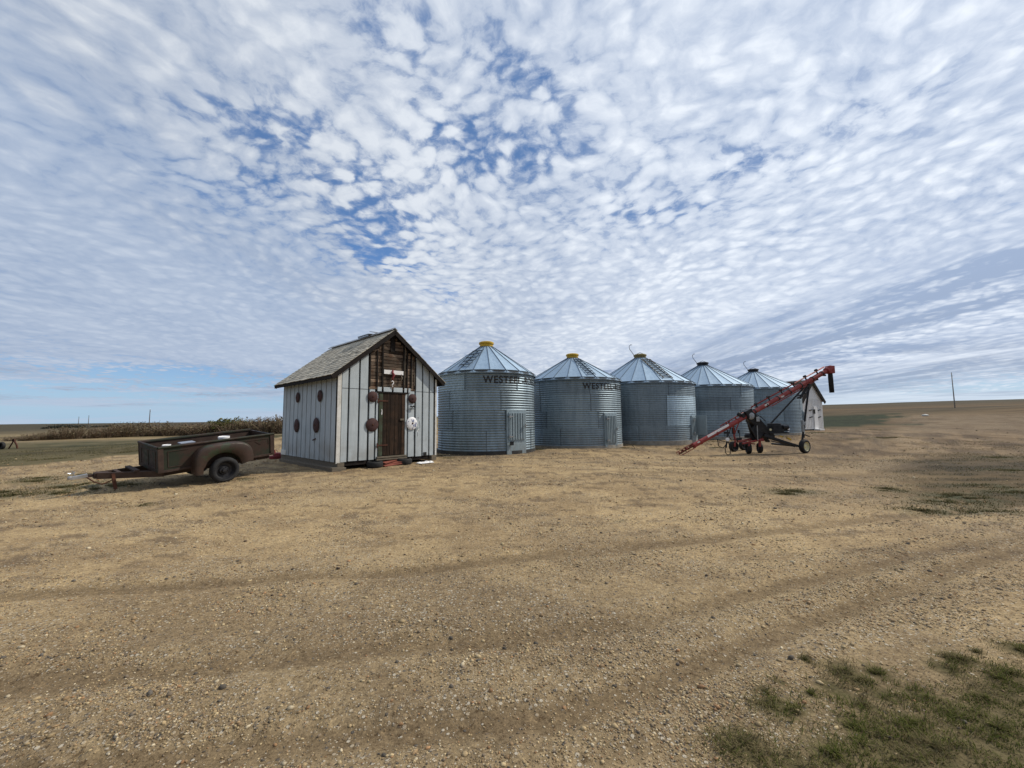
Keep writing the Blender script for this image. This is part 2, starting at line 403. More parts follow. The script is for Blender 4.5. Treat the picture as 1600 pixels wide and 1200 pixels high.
    # rough verge on the right
    v = ss(-1.5, 1.5, (x-y*.93)+2.2*(fbm(x*.5, y*.5, 3, 71)-.5)-.2)*ss(6.6, 8.0, y-.02*x)*(1-ss(13, 19, y))
    vn = fbm(x*.9, y*2.4, 4, 73); vc = np.where(vn[..., None] > .5, c([.19, .15, .085]), c([.095, .088, .055])); q = ss(.35, .65, vn)[..., None]
    vc = c([.038, .034, .020])*(1-q)+c([.120, .084, .044])*q; col = col*(1-v[..., None]*.85)+vc*v[..., None]*.85; peb = peb*(1-.6*v)
    dk = (np.exp(-((x-14.0)/3.2)**2-((y-13.2)/1.5)**2))[..., None]*.6; col = col*(1-dk)+c([.085, .07, .055])*dk
    # grass soil near the camera and under the weeds
    g = grass_near(x, y)
    for tx, ty, tr in TP: g = np.maximum(g, .8*np.exp(-(((x-tx)/tr/.7)**2+((y-ty)/tr/.7)**2)))
    gs = np.clip(g*1.1, 0, .85)[..., None]; col = col*(1-gs)+c([.092, .084, .036])*gs; peb = peb*(1-.6*g)
    for tx, ty, tr in WP:
        k = .8*np.exp(-(((x-tx)/(tr*1.6))**2+((y-ty)/(tr*.9))**2))*ss(.3, .6, fbm(x*5, y*5, 3, 81)); k = k[..., None]; col = col*(1-k)+c([.070, .080, .045])*k
    # lawn left of the driveway
    e = -16.4+1.6*(fbm(y*.25, x*.1, 3, 91)-.5)+.5*(fbm(y*1.5, x*1.5, 2, 92)-.5)
    lawn = ss(0, .5, e-x)*(1-ss(35.5, 36.5, (-x)*.55+y*.45 - 3.2))*(1-ss(60, 64, r))
    gm = ss(.3, .7, .6*fbm(x*.12, y*.25, 3, 93)+.4*fbm(x*.7, y*1.4, 3, 94))[..., None]
    lc = c([.062, .062, .030])*(1-gm)+c([.135, .112, .058])*gm
    stripe = (ss(.62, .75, fbm(x*.05+3, y*.5, 2, 95))*.5)[..., None]; lc = lc*(1-stripe)+c([.21, .18, .11])*stripe
    L = lawn[..., None]; col = col*(1-L)+lc*L; peb = peb*(1-lawn)
    # behind the hedge : stubble fields, golden to brown
    fr = ss(48, 60, r*1.0+3*(nn-.5)+6*ss(0, 20, -x)*0)*(1-0*x)
    left = ss(5, -15, x)
    f1 = fbm(x*.004+2, y*.022, 4, 96); f2 = fbm(x*.02, y*.09, 4, 97); q = ss(.3, .7, .6*f1+.4*f2)[..., None]
    fc_r = c([.088, .070, .040])*(1-q)+c([.150, .100, .052])*q; fc_l = c([.22, .175, .100])*(1-q)+c([.36, .275, .150])*q
    sl = left[..., None]; fc = fc_r*(1-sl)+fc_l*sl
    bd_ = ss(.55, .68, fbm(x*.0025+7, (y+.2*x)*.035, 3, 99))[..., None]*.55; fc = fc*(1-bd_)+c([.055, .045, .030])*bd_
    far = ss(150, 420, r)[..., None]; fc = fc*(1-far)+(c([.088, .074, .047])*(.8+.4*f2[..., None]))*far
    gp = (ss(0, 2.5, x-26.2)*(1-ss(.895, .925, x/np.maximum(y, 1)+.25*(fbm(x*.12, y*.3, 3, 98)-.5)))*ss(42, 46, y+5*(fbm(x*.3, y*.3, 3, 90)-.5))*(1-ss(80, 84, y+8*(fbm(x*.05, y*.1, 2, 90)-.5))))[..., None]
    fe = fr*(1-0)
    # the yard runs on far to the right
    yard = ss(.85, 1.0, x/np.maximum(y, 1))*(1-ss(95, 115, r)); fe = fe*(1-yard)
    yd = (yard*ss(35, 60, r))[..., None]*.7; col = col*(1-yd)+c([.175, .130, .082])*(.75+.5*fbm(x*.12, y*.12, 3, 89)[..., None])*yd; fe = fe[..., None]; col = col*(1-fe)+fc*fe; peb = peb*(1-fe[..., 0])
    col = col*(1-gp)+(c([.028, .038, .016])*(.6+.8*n2[..., None]))*gp
    rd = (np.exp(-((y-(120-.25*x))/3.0)**2)*ss(60, 75, r)*(1-ss(200, 260, r))*.7)[..., None]; col = col*(1-rd)+c([.06, .052, .036])*rd
    # pale track in front of the hedge
    hp = [tuple(G0(a_, b_)) for a_, b_ in ((-250, 700), (0, 691), (100, 688.5), (200, 686), (320, 683.5), (440, 682), (600, 680), (780, 676))]
    hd = tdist(x, y, hp); k = (np.exp(-(hd/2.0)**2)*.95)[..., None]; col = col*(1-k)+c([.34, .27, .17])*k
    grav = 1-ss(.1, .6, np.maximum(np.maximum(lawn, fe[..., 0]), np.maximum(g, v*.7)))
    return col, np.clip(peb, 0, 1), grav
def make_ground():
    a1 = np.radians(np.linspace(-66, 66, 860)); rest = np.radians(np.linspace(66, 294, 110)[1:-1]); az = np.concatenate([a1, rest])
    r1 = 1/np.linspace(1/.9, 1/70., 640); r2 = np.exp(np.linspace(math.log(70), math.log(9000), 110))[1:]; rr = np.concatenate([[.02, .45], r1, r2])
    A, RR = np.meshgrid(az, rr); x = RR*np.sin(A); y = RR*np.cos(A); z = H(x, y)
    n, m = RR.shape; v = np.stack([x, y, z], -1).reshape(-1, 3)
    i, j = np.meshgrid(np.arange(n-1), np.arange(m), indexing='ij'); j2 = (j+1) % m
    f = np.stack([i*m+j, (i+1)*m+j, (i+1)*m+j2, i*m+j2], -1).reshape(-1, 4)[:, ::-1]
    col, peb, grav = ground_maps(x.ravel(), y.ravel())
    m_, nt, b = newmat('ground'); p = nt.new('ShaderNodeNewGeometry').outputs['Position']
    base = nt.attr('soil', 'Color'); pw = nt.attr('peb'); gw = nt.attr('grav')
    wv = nt.vmath('ADD', p, nt.n.new('ShaderNodeVectorMath').outputs[0])
    # grit of three sizes
    def grit(scale, rad, amt):
        d = nt.vor(p, scale); cl = nt.vor(p, scale, out='Color')
        s = nt.new('ShaderNodeSeparateColor', i_0=cl)
        pres = nt.math('LESS_THAN', s.outputs[0], amt)
        stone = nt.math('MULTIPLY', nt.rng(d, rad, rad*.72), pres)
        return stone, s.outputs[1], s.outputs[2], d
    lo = nt.noise(p, 1.3, 5, .6); mid = nt.noise(p, 9, 6, .65); fine = nt.noise(p, 70, 4, .7)
    c = nt.mix(nt.rng(mid, .3, .7), nt.mix(1.0, base, (.87, .86, .84), 'MULTIPLY'), nt.mix(1.0, base, (1.12, 1.12, 1.12), 'MULTIPLY'))
    c = nt.mix(nt.rng(fine, .3, .7), nt.mix(1.0, c, (.72, .71, .70), 'MULTIPLY'), nt.mix(1.0, c, (1.22, 1.22, 1.22), 'MULTIPLY'))
    sp_ = nt.noise(p, 26, 3, .9); c = nt.mix(nt.math('MULTIPLY', nt.rng(sp_, .52, .66), gw), c, nt.mix(1.0, c, (.50, .46, .42), 'MULTIPLY')); c = nt.mix(nt.math('MULTIPLY', nt.rng(sp_, .46, .34), nt.math('MULTIPLY', gw, .8)), c, nt.mix(1.0, c, (1.5, 1.48, 1.42), 'MULTIPLY'))
    fs_ = nt.noise(nt.scl(p, (.05, .30, 1), rot=(0, 0, .15)), 1.0, 6, .7); c = nt.mix(nt.math('MULTIPLY', nt.math('SUBTRACT', 1.0, gw), nt.rng(fs_, .45, .62)), c, nt.mix(1.0, c, (.62, .60, .58), 'MULTIPLY'))
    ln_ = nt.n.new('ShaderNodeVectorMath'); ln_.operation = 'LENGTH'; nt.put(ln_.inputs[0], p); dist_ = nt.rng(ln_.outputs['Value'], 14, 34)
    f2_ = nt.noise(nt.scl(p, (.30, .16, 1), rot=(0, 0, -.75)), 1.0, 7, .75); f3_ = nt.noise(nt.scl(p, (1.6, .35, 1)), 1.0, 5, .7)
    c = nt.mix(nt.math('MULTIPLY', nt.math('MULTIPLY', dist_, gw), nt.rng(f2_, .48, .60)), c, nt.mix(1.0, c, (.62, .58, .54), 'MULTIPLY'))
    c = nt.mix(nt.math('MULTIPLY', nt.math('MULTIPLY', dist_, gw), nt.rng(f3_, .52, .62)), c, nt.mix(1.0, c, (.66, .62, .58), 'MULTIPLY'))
    hsum = nt.math('MULTIPLY', fine, .35)
    for sc, rad, amt, hh in ((34, .42, .30, .6), (75, .42, .38, .45), (17, .24, .05, 1.0)):
        amtv = nt.math('MULTIPLY', nt.math('ADD', nt.math('MULTIPLY', pw, amt*1.5), amt*.25), gw)
        st, r1_, r2_, d = grit(sc, rad, amtv)
        sc1 = nt.mix(r1_, (.15, .115, .085), (.50, .42, .30)); sc1 = nt.mix(nt.rng(r2_, .72, .8), sc1, (.50, .45, .36)); sc1 = nt.mix(nt.rng(r2_, .14, .1), sc1, (.09, .085, .08))
        c = nt.mix(nt.math('MULTIPLY', st, .8), c, sc1)
        hsum = nt.math('ADD', hsum, nt.math('MULTIPLY', st, hh))
    gr = nt.noise(nt.scl(p, (1, 1, 1)), 26, 5, .75)
    c = nt.mix(nt.math('MULTIPLY', nt.math('SUBTRACT', 1.0, gw), nt.rng(gr, .45, .75)), c, nt.mix(1.0, c, (.45, .48, .4), 'MULTIPLY'))
    hsum = nt.math('ADD', hsum, nt.math('MULTIPLY', sp_, .8))
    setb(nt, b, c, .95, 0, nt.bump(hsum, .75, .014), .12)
    o = mesh_np('ground', v, f, m_, True, {'soil': col, 'peb': peb, 'grav': grav}); tag(o, kind='structure')
make_ground()

# ------------------------------------------------------------------ pebbles, clods, grass (nobody could count them)
def in_view(n, ymin, ymax, power):
    u = RS.rand(n); Y = ymin*(ymax/ymin)**(u**power); X = (RS.rand(n)*2-1)*1.5*Y; return X, Y
def scatter_blobs(name, X, Y, S, cols, flat, mat, sub=0, sink=.3):
    t = (1+5**.5)/2
    bv = np.array([(-1, t, 0), (1, t, 0), (-1, -t, 0), (1, -t, 0), (0, -1, t), (0, 1, t), (0, -1, -t), (0, 1, -t), (t, 0, -1), (t, 0, 1), (-t, 0, -1), (-t, 0, 1)], float); bv /= np.linalg.norm(bv[0])
    bf = np.array([(0, 11, 5), (0, 5, 1), (0, 1, 7), (0, 7, 10), (0, 10, 11), (1, 5, 9), (5, 11, 4), (11, 10, 2), (10, 7, 6), (7, 1, 8), (3, 9, 4), (3, 4, 2), (3, 2, 6), (3, 6, 8), (3, 8, 9), (4, 9, 5), (2, 4, 11), (6, 2, 10), (8, 6, 7), (9, 8, 1)])
    n = len(X); a = RS.rand(n)*6.283
    el = np.stack([S*(.8+.5*RS.rand(n)), S*(.55+.4*RS.rand(n)), S*flat*(.7+.6*RS.rand(n))], 1)
    V = bv[None]*(.82+.36*RS.rand(n, 12, 1))*el[:, None]
    tl = (RS.rand(n)-.5)*.7; V = np.stack([V[..., 0], V[..., 1]*np.cos(tl)[:, None]-V[..., 2]*np.sin(tl)[:, None], V[..., 1]*np.sin(tl)[:, None]+V[..., 2]*np.cos(tl)[:, None]], -1)
    ca, sa = np.cos(a)[:, None], np.sin(a)[:, None]
    Z = H(X, Y)
    P = np.stack([V[..., 0]*ca-V[..., 1]*sa+X[:, None], V[..., 0]*sa+V[..., 1]*ca+Y[:, None], V[..., 2]+(Z+S*flat*sink)[:, None]], -1)
    Fc = (bf[None]+np.arange(n)[:, None, None]*12).reshape(-1, 3)
    return mesh_np(name, P.reshape(-1, 3), Fc, mat, True, {'soil': np.repeat(cols, 12, 0)})
def stone_mat(name, r=.8, det=40):
    m, nt, b = newmat(name); p = nt.new('ShaderNodeNewGeometry').outputs['Position']; base = nt.attr('soil', 'Color')
    n = nt.noise(p, det*4, 3, .6); c = nt.mix(nt.rng(n, .3, .7), nt.mix(1.0, base, (.75, .74, .72), 'MULTIPLY'), nt.mix(1.0, base, (1.15, 1.15, 1.15), 'MULTIPLY'))
    setb(nt, b, c, r, 0, nt.bump(n, .3, .002), .3); return m
def pebbles():
    X, Y = in_view(330000, 1.5, 17, .80)
    _, peb, grav = ground_maps(X, Y)
    keep = RS.rand(len(X)) < (.08+.8*peb)*np.clip(grav+.25, 0, 1)*(.15+.85*ss(.3, .7, fbm(X*1.3, Y*1.9, 3, 55))); X, Y = X[keep], Y[keep]; n = len(X)
    S = .0026+.0040*RS.rand(n)**2+.007*(RS.rand(n)**16)+.014*(RS.rand(n)**90); S = S*(.85+.13*Y)
    k = RS.rand(n); c = np.array([[.36, .28, .17], [.43, .35, .22], [.26, .185, .11], [.20, .16, .12], [.50, .44, .33], [.10, .09, .08], [.33, .20, .11]])
    idx = np.searchsorted(np.cumsum([.30, .18, .20, .12, .07, .07, .06]), k).clip(0, 6); cols = c[idx]*(.7+.55*RS.rand(n, 1))*np.array([[1.08, 1.04, .95]])
    o = scatter_blobs('pebbles', X, Y, S, cols, .55, stone_mat('pebble')); tag(o, kind='stuff'); o['label'] = 'loose tan and grey pebbles strewn over the gravel yard'
    # dark clods
    X, Y = in_view(9000, 2.0, 40, .8); d = fbm(X*.8, Y*1.6, 3, 88)
    bd = np.full(X.shape, 99.)
    for bx, by, br in BINS: bd = np.minimum(bd, np.hypot(X-bx, Y-by)-br)
    wgt = .035*ss(.45, .65, d)+.8*(1-ss(.05, .5, bd))+.9*(1-ss(.3, 3.8, bd))*ss(.45, .6, fbm(X*1.6, Y*3.6, 4, 61))+.25*ss(9, 12, X)*ss(.5, .62, fbm(X*.7, Y*1.9, 4, 63))
    col, _, grav = ground_maps(X, Y); keep = (RS.rand(len(X)) < wgt) & (bd > .02) & (grav > .4)
    X, Y = X[keep], Y[keep]; n = len(X); S = (.008+.022*RS.rand(n)**2)*(.6+.06*Y)
    cols = np.array([[.095, .07, .05]])*(.6+.9*RS.rand(n, 1)); o = scatter_blobs('dirt_clods', X, Y, S, cols, .6, stone_mat('clod', .95, 15)); tag(o, kind='stuff')
    o['label'] = 'dark crumbled soil clods scattered by the bins and ruts'
pebbles()
def blades(X, Y, L, lean, wd, cols, name, label):
    n = len(X); a = RS.rand(n)*6.283; Z = H(X, Y)-.004
    dx, dy = np.cos(a), np.sin(a); px, py = -dy, dx
    V = np.zeros((n, 7, 3)); ts = [0, .4, .75, 1.0]; ws = [1, .85, .55, 0]
    k = 0
    for t, w in zip(ts, ws):
        ox = X+dx*lean*L*t**1.8; oy = Y+dy*lean*L*t**1.8; oz = Z+L*t*(1-.35*lean*t)
        if w:
            for sgn in (-1, 1):
                V[:, k, 0] = ox+sgn*px*wd*w*.5; V[:, k, 1] = oy+sgn*py*wd*w*.5; V[:, k, 2] = oz; k += 1
        else: V[:, k, 0] = ox; V[:, k, 1] = oy; V[:, k, 2] = oz; k += 1
    bf = np.array([(0, 1, 3), (0, 3, 2), (2, 3, 5), (2, 5, 4), (4, 5, 6)]); Fc = (bf[None]+np.arange(n)[:, None, None]*7).reshape(-1, 3)
    m, nt, b = newmat(name); base = nt.attr('soil', 'Color'); setb(nt, b, base, .9, 0, None, .04)
    tr = nt.new('ShaderNodeBsdfTranslucent'); nt.put(tr.inputs[0], base); mx = nt.new('ShaderNodeMixShader'); mx.inputs[0].default_value = .25
    nt.l.new(b.outputs[0], mx.inputs[1]); nt.l.new(tr.outputs[0], mx.inputs[2]); nt.l.new(mx.outputs[0], nt.n['Material Output'].inputs[0])
    o = mesh_np(name, V.reshape(-1, 3), Fc, m, False, {'soil': np.repeat(cols, 7, 0)}); tag(o, kind='stuff'); o['label'] = label
def grass():
    xs, ys, ls = [], [], []
    n = 400000; X = .6+RS.rand(n)*4.6; Y = 1.2+RS.rand(n)*2.6; cl = vnoise(X*14, Y*14, 43)
    d = grass_near(X, Y)*ss(.15, .8, cl)
    ok = RS.rand(n) < d*.85; xs.append(X[ok]); ys.append(Y[ok]); ls.append(.008+.026*RS.rand(ok.sum())*(.4+fbm(X[ok]*3, Y[ok]*3, 2, 48)))
    for tx, ty, tr in TP:
        k = int(850*tr/.15*tr/.15*.5)+50; a = RS.rand(k)*6.283; q = np.abs(RS.randn(k))*tr*.6
        x = tx+np.cos(a)*q*1.25; y = ty+np.sin(a)*q*.9; f = vnoise(x*19, y*19, 44) > .42; xs.append(x[f]); ys.append(y[f]); ls.append(.016+.036*RS.rand(f.sum()))
    X = np.concatenate(xs); Y = np.concatenate(ys); L = np.concatenate(ls); n = len(X)
    g = RS.rand(n, 1); hue = fbm(X*3, Y*3, 2, 45)[:, None]
    cols = np.array([[.070, .090, .020]])*(1-g)+np.array([[.150, .155, .042]])*g; dry = (RS.rand(n, 1) < (.36+.45*ss(.45, .62, hue)))
    cols = np.where(dry, np.array([[.20, .165, .085]])*(.6+.6*g), cols)
    blades(X, Y, L, .5+.7*RS.rand(n), .0028+.002*RS.rand(n), cols, 'grass', 'short green and straw grass patches at the lower right of the yard')
    xs, ys, ls = [], [], []
    for tx, ty, tr in WP:
        k = int(900*min(tr, .8)/.3); a = RS.rand(k)*6.283; q = np.abs(RS.randn(k))*tr*.6; x = tx+np.cos(a)*q*1.5; y = ty+np.sin(a)*q*.8
        f = vnoise(x*5, y*5, 46) > .42; xs.append(x[f]); ys.append(y[f]); ls.append((.015+.04*RS.rand(f.sum()))*(1 if tr < .7 else 1.3))
    # verge
    k = 60000; Y = 7+RS.rand(k)**1.2*16; X = Y*.93+RS.rand(k)*12-1; f = (fbm(X*.9, Y*2.4, 4, 73) < .52) & (X < 1.6*Y) & (RS.rand(k) < ss(-1.2, 1.8, X-Y*.93+2*(fbm(X*.5, Y*.5, 3, 71)-.5))*.6)
    xs.append(X[f]); ys.append(Y[f]); ls.append(.02+.05*RS.rand(f.sum()))
    # lawn edge
    k = 30000; Y = 13+RS.rand(k)*22; X = -18.2-RS.rand(k)**2*9+1.0*(fbm(Y*.25, X[:1].repeat(k)*0+1, 3, 91)-.5); f = vnoise(X*2, Y*2, 47) > .45
    xs.append(X[f]); ys.append(Y[f]); ls.append(.03+.05*RS.rand(f.sum()))
    X = np.concatenate(xs); Y = np.concatenate(ys); L = np.concatenate(ls); n = len(X); g = RS.rand(n, 1)
    cols = np.array([[.045, .052, .020]])*(1-g)+np.array([[.095, .095, .038]])*g; cols = np.where(RS.rand(n, 1) < .5, np.array([[.19, .155, .085]])*(.6+.6*g), cols)
    blades(X, Y, L, .5+.8*RS.rand(n), .006+.006*RS.rand(n), cols, 'weeds', 'low weeds and dry grass in patches round the yard edge')
grass()

# ------------------------------------------------------------------ grain bins
def bin_frame(cx, cy):
    d = Vector((-cx, -cy, 0)).normalized(); right = Vector((-d.y, d.x, 0))
    if right.x*1 < 0: right = -right
    return math.atan2(d.y, d.x), (1 if right.dot(Vector((-d.y, d.x, 0))) > 0 else -1)
PITCHC, AMP = .1016, .011
AMPS = [AMP]
def wall_r(r, z): return r+AMPS[0]*math.cos(2*math.pi*z/PITCHC)
def ray_text(body, height, pitch_w, hollow=False):
    cu = bpy.data.curves.new('t', 'FONT'); cu.body = body; cu.size = 1
    if hollow: cu.fill_mode = 'NONE'; cu.bevel_depth = .036; cu.bevel_resolution = 0
    else: cu.offset = .034
    cu.space_character = 1.14
    o = bpy.data.objects.new('t', cu); COL.objects.link(o); dg = bpy.context.evaluated_depsgraph_get(); dg.update()
    me = bpy.data.meshes.new_from_object(o.evaluated_get(dg)); bpy.data.objects.remove(o); bpy.data.curves.remove(cu)
    return me
def text_on_wall(parent, r, z0, phi0, sgn, hgt, width, body, hollow, name, tz0=.2):
    import bmesh
    me = ray_text(body, hgt, 0, hollow); bm = bmesh.new(); bm.from_mesh(me); bpy.data.meshes.remove(me)
    if hollow:
        for v in bm.verts: v.co.z = 0
    xs = [v.co.x for v in bm.verts]; ys = [v.co.y for v in bm.verts]; x0, x1, y0, y1 = min(xs), max(xs), min(ys), max(ys)
    for v in bm.verts: v.co.x = (v.co.x-x0)/(x1-x0)*width; v.co.y = (v.co.y-y0)/(y1-y0)*hgt; v.co.z = 0
    k = math.ceil((z0-tz0)/(PITCHC/8))*(PITCHC/8)+tz0-z0
    while k < hgt:
        bmesh.ops.bisect_plane(bm, geom=bm.verts[:]+bm.edges[:]+bm.faces[:], plane_co=(0, k, 0), plane_no=(0, 1, 0)); k += PITCHC/8
    k = 0
    while k < width:
        bmesh.ops.bisect_plane(bm, geom=bm.verts[:]+bm.edges[:]+bm.faces[:], plane_co=(k, 0, 0), plane_no=(1, 0, 0)); k += .06
    for v in bm.verts:
        a = phi0+sgn*v.co.x/r; z = z0+v.co.y; rr = wall_r(r, z)+.009; v.co = Vector((rr*math.cos(a), rr*math.sin(a), z))
    bmesh.ops.recalc_face_normals(bm, faces=bm.faces[:])
    m2 = bpy.data.meshes.new(name); bm.to_mesh(m2); bm.free(); m2.materials.append(M['letter_black'])
    o = bpy.data.objects.new(name, m2); COL.objects.link(o); o.parent = parent; return o
def grain_bin(i, cx, cy, r, capz, door, label, cap='yellow_paint', hook=False, ladder=None, text=None, rings=4, nrib=22, base='old_black_base', baseh=.2, zb=None, patch=None, doorh=(.35, 1.62)):
    gz = Hs(cx, cy) if zb is None else zb; AMPS[0] = AMP if i < 2 else AMP*.6
    base_z = gz-.05; rt = root('grain_bin', label, 'grain bin', (cx, cy, base_z), group='galvanized grain bins standing in a row')
    Hw = baseh+rings*.813; a0, sgn = bin_frame(cx, cy)          # a0 = angle toward the camera, sgn: +1 if growing angle goes to the picture's right
    rnd = random.Random(100+i); N = 120; rows = int(rings*.813/PITCHC*8)
    # wall, one sheet tone per ring and sector
    m = MB(); sheets = [[rnd.uniform(.74, 1.16) for _ in range(6)] for _ in range(rings)]; offs = [rnd.uniform(0, 1) for _ in range(rings)]
    if patch:
        for ring, ph, val in patch: sheets[ring][int(math.floor((a0+sgn*ph)/(2*math.pi)*6-offs[ring])) % 6] = val
    for a in range(rings):
        z0 = baseh+a*.813; nr = 64
        vs, ts = [], []
        for q in range(6):
            s0 = (q+offs[a])/6*2*math.pi; off = len(vs); m.tone = sheets[a][q]; vs = []; fs = []
            for j in range(nr+1):
                z = z0+.813*j/nr
                for k in range(21):
                    an = s0+2*math.pi/6*k/20; rr = wall_r(r, z)+(.0022 if a % 2 else 0)+(.0012 if k in (0,) else 0); vs.append((rr*math.cos(an), rr*math.sin(an), z))
            for j in range(nr):
                for k in range(20): fs.append((j*21+k, j*21+k+1, (j+1)*21+k+1, (j+1)*21+k))
            m._add(vs, fs)
    m.tone = .42
    for a in range(rings):
        for q in range(6):
            an = (q+offs[a])/6*2*math.pi; c = Vector((math.cos(an), math.sin(an), 0)); t = Vector((-c.y, c.x, 0))
            rr = r+AMP+.003; m.box(c*rr+Vector((0, 0, baseh+(a+.5)*.813)), (.006, .022, .80), Matrix.Rotation(an, 3, 'Z'))
        if a:
            for k in range(64):
                an = 2*math.pi*k/64; c = Vector((math.cos(an), math.sin(an), 0)); m.box(c*(r+AMP+.004)+Vector((0, 0, baseh+a*.813)), (.014, .02, .02), Matrix.Rotation(an, 3, 'Z'))
    w = m.build('wall', 'galv_wall', rt, True, auto=60)
    m = MB(); m.lathe([(r+.03, -.25), (r+.035, baseh-.01), (r-.03, baseh+.0)], 64); m.build('base_ring', base, rt, False)
    # roof
    capr = .28 if r < 2.7 else .33; ov = .10; ez = Hw-.02; cz = capz-base_z; sl = (cz-(ez))/(r-capr)
    m = MB(); ridge = MB(); tw = rnd.uniform(0, .2)
    for k in range(nrib):
        m.tone = rnd.uniform(.93, 1.07); b0 = tw+2*math.pi*k/nrib; b1 = tw+2*math.pi*(k+1)/nrib
        def P(rad, an, dz=0): return Vector((rad*math.cos(an), rad*math.sin(an), ez+(r-rad)*sl+dz))
        vs = []; fs = []; ro = r+ov
        for j in range(5):
            rad = ro+(capr-ro)*j/4
            for s in range(4):
                t = s/3; pa = P(rad, b0); pb = P(rad, b1); p = pa.lerp(pb, t); p.z -= .012*math.sin(math.pi*t)*rad/r*1.5; vs.append(p)
        for j in range(4):
            for s in range(3): fs.append((j*4+s, j*4+s+1, (j+1)*4+s+1, (j+1)*4+s))
        vs2 = [P(ro, b0), P(ro, b1), P(ro, b1, -.05), P(ro, b0, -.05)]; m._add(vs, fs); m._add(vs2, [(3, 2, 1, 0)])
        ridge.tone = .28; ridge.bar(P(ro-.004, b0, .008), P(capr, b0, .008), .020, .026)  # rib tone kept dark: shadow of the standing seams put into the colour
    rf = m.build('roof', 'galv_roof', rt, False); ridge.build('roof_rib', 'galv_roof', rf)
    m = MB(); m.lathe([(r-.05, ez-.05), (r+.03, ez-.02), (r+ov-.01, ez-ov*sl-.03)], 64); m.build('eave_underside', 'dark_gap', rf)
    # cap
    m = MB(); m.lathe([(capr+.02, cz-.06), (capr+.02, cz+.12), (capr+.06, cz+.12), (capr+.06, cz+.19), (capr-.02, cz+.23), (.01, cz+.25)], 28)
    cp = m.build('cap', cap, rt, True, auto=30)
    if hook:
        m = MB(); u = Vector((math.cos(a0+sgn*-1.6), math.sin(a0+sgn*-1.6), 0)); b = u*capr+Vector((0, 0, cz+.15))
        m.tube([b, b+u*.10+Vector((0, 0, .18)), b+u*.26+Vector((0, 0, .42)), b+u*.30+Vector((0, 0, .62)), b+u*.20+Vector((0, 0, .72)), b+u*.12+Vector((0, 0, .70))], .018, 6)
        m.tube([u*capr+Vector((0, 0, cz+.2)), Vector((0, 0, cz+.34)), -u*capr+Vector((0, 0, cz+.2))], .014, 6)
        m.build('lid_lever', 'black_paint', rt, True)
    if ladder is not None:
        lad = root('roof_ladder', None, None); del_keys = None
        bpy.data.objects.remove(lad)
        an = a0+sgn*ladder[0]; m = MB(); hw = ladder[3]; c = Vector((math.cos(an), math.sin(an), 0)); t = Vector((-c.y, c.x, 0))
        nr = ladder[4]; r0, r1 = ladder[1]*r, ladder[2]*r
        def Q(rad, s, dz): return c*rad+t*s+Vector((0, 0, ez+(r-rad)*sl+dz))
        wood = ladder[5] == 'beam_wood'
        for s in (-hw, hw): m.bar(Q(r0, s, .03), Q(r1, s, .03), .03 if wood else .012, .04 if wood else .02)
        for k in range(nr): rad = r0+(r1-r0)*(k+.5)/nr; m.bar(Q(rad, -hw, .05), Q(rad, hw, .05), .075 if wood else .07, .03)
        m.build('ladder', ladder[5], rt)
    if door:
        da, dw, mode = door; an = a0+sgn*da; c = Vector((math.cos(an), math.sin(an), 0)); t = Vector((-c.y, c.x, 0))*sgn; z0, z1 = doorh
        m = MB(); rot = Matrix((t, c, Vector((0, 0, 1)))).transposed()
        zc = (z0+z1)/2; hh = z1-z0; rr = r+.045
        # surrounding frame: curved back plates
        m.box(c*(rr-.06)+Vector((0, 0, zc)), (dw+.16, .07, hh+.20), rot); m.box(c*(rr-.06)+Vector((0, 0, (z0-.11)/2+.02)), (dw+.14, .06, z0-.14), rot)
        fr = m.build('door_frame', 'galv_door', rt, bevel=.006)
        m = MB(); dr_c = c*(rr-.01)+Vector((0, 0, zc)); m.box(dr_c, (dw, .03, hh), rot)
        for k in range(6):
            s = (k-2.5)*dw/6.3; m.tone = .9; m.box(dr_c+t*s+c*.02, (dw/14, .028, hh-.06), rot); m.tone = .35; m.box(dr_c+t*(s+dw/11)+c*.0155, (dw/40, .004, hh-.05), rot); m.tone = 1
        dr = m.build('door', 'galv_door', rt, bevel=.003)
        m = MB()
        for z in (z0+.14, z1-.16):
            m = MB(); m.box(c*(rr+.07)+t*(-dw*.42)+Vector((0, 0, z)), (.22, .03, .05), rot); m.tube([c*(rr+.075)+t*(-dw*.5)+Vector((0, 0, z-.06)), c*(rr+.075)+t*(-dw*.5)+Vector((0, 0, z+.06))], .02, 8); m.build('hinge', 'steel', dr)
        m = MB(); m.box(c*(rr+.08)+t*(dw*.44)+Vector((0, 0, zc)), (.04, .05, .16), rot); m.build('latch', 'steel', dr)
        if mode == 'chute':
            m = MB(); m.box(c*(rr+.035)+t*(-dw*.36)+Vector((0, 0, z0-.14)), (.16, .04, .13), rot); m.box(c*(rr+.06)+t*(-dw*.36)+Vector((0, 0, z0-.06)), (.2, .03, .02), rot); m.build('clean_out_chute', 'black_paint', rt)
        if mode == 'open':
            m = MB(); pl = c*(r+.28)+t*(dw*.42)+Vector((0, 0, zc+.05)); m.box(pl, (.035, .56, hh+.12), rot); m.build('open_shutter', 'galv_door', rt, bevel=.004)
    if text:
        ph, z, hg, wd, wd2 = text
        text_on_wall(rt, r, z, a0+sgn*ph, sgn, hg, wd, 'WESTEEL', False, 'lettering', baseh)
        text_on_wall(rt, r, z, a0+sgn*(ph+(wd+.06)/r), sgn, hg, wd2, '-ROSCO', True, 'lettering', baseh)
    return rt
B = BINS
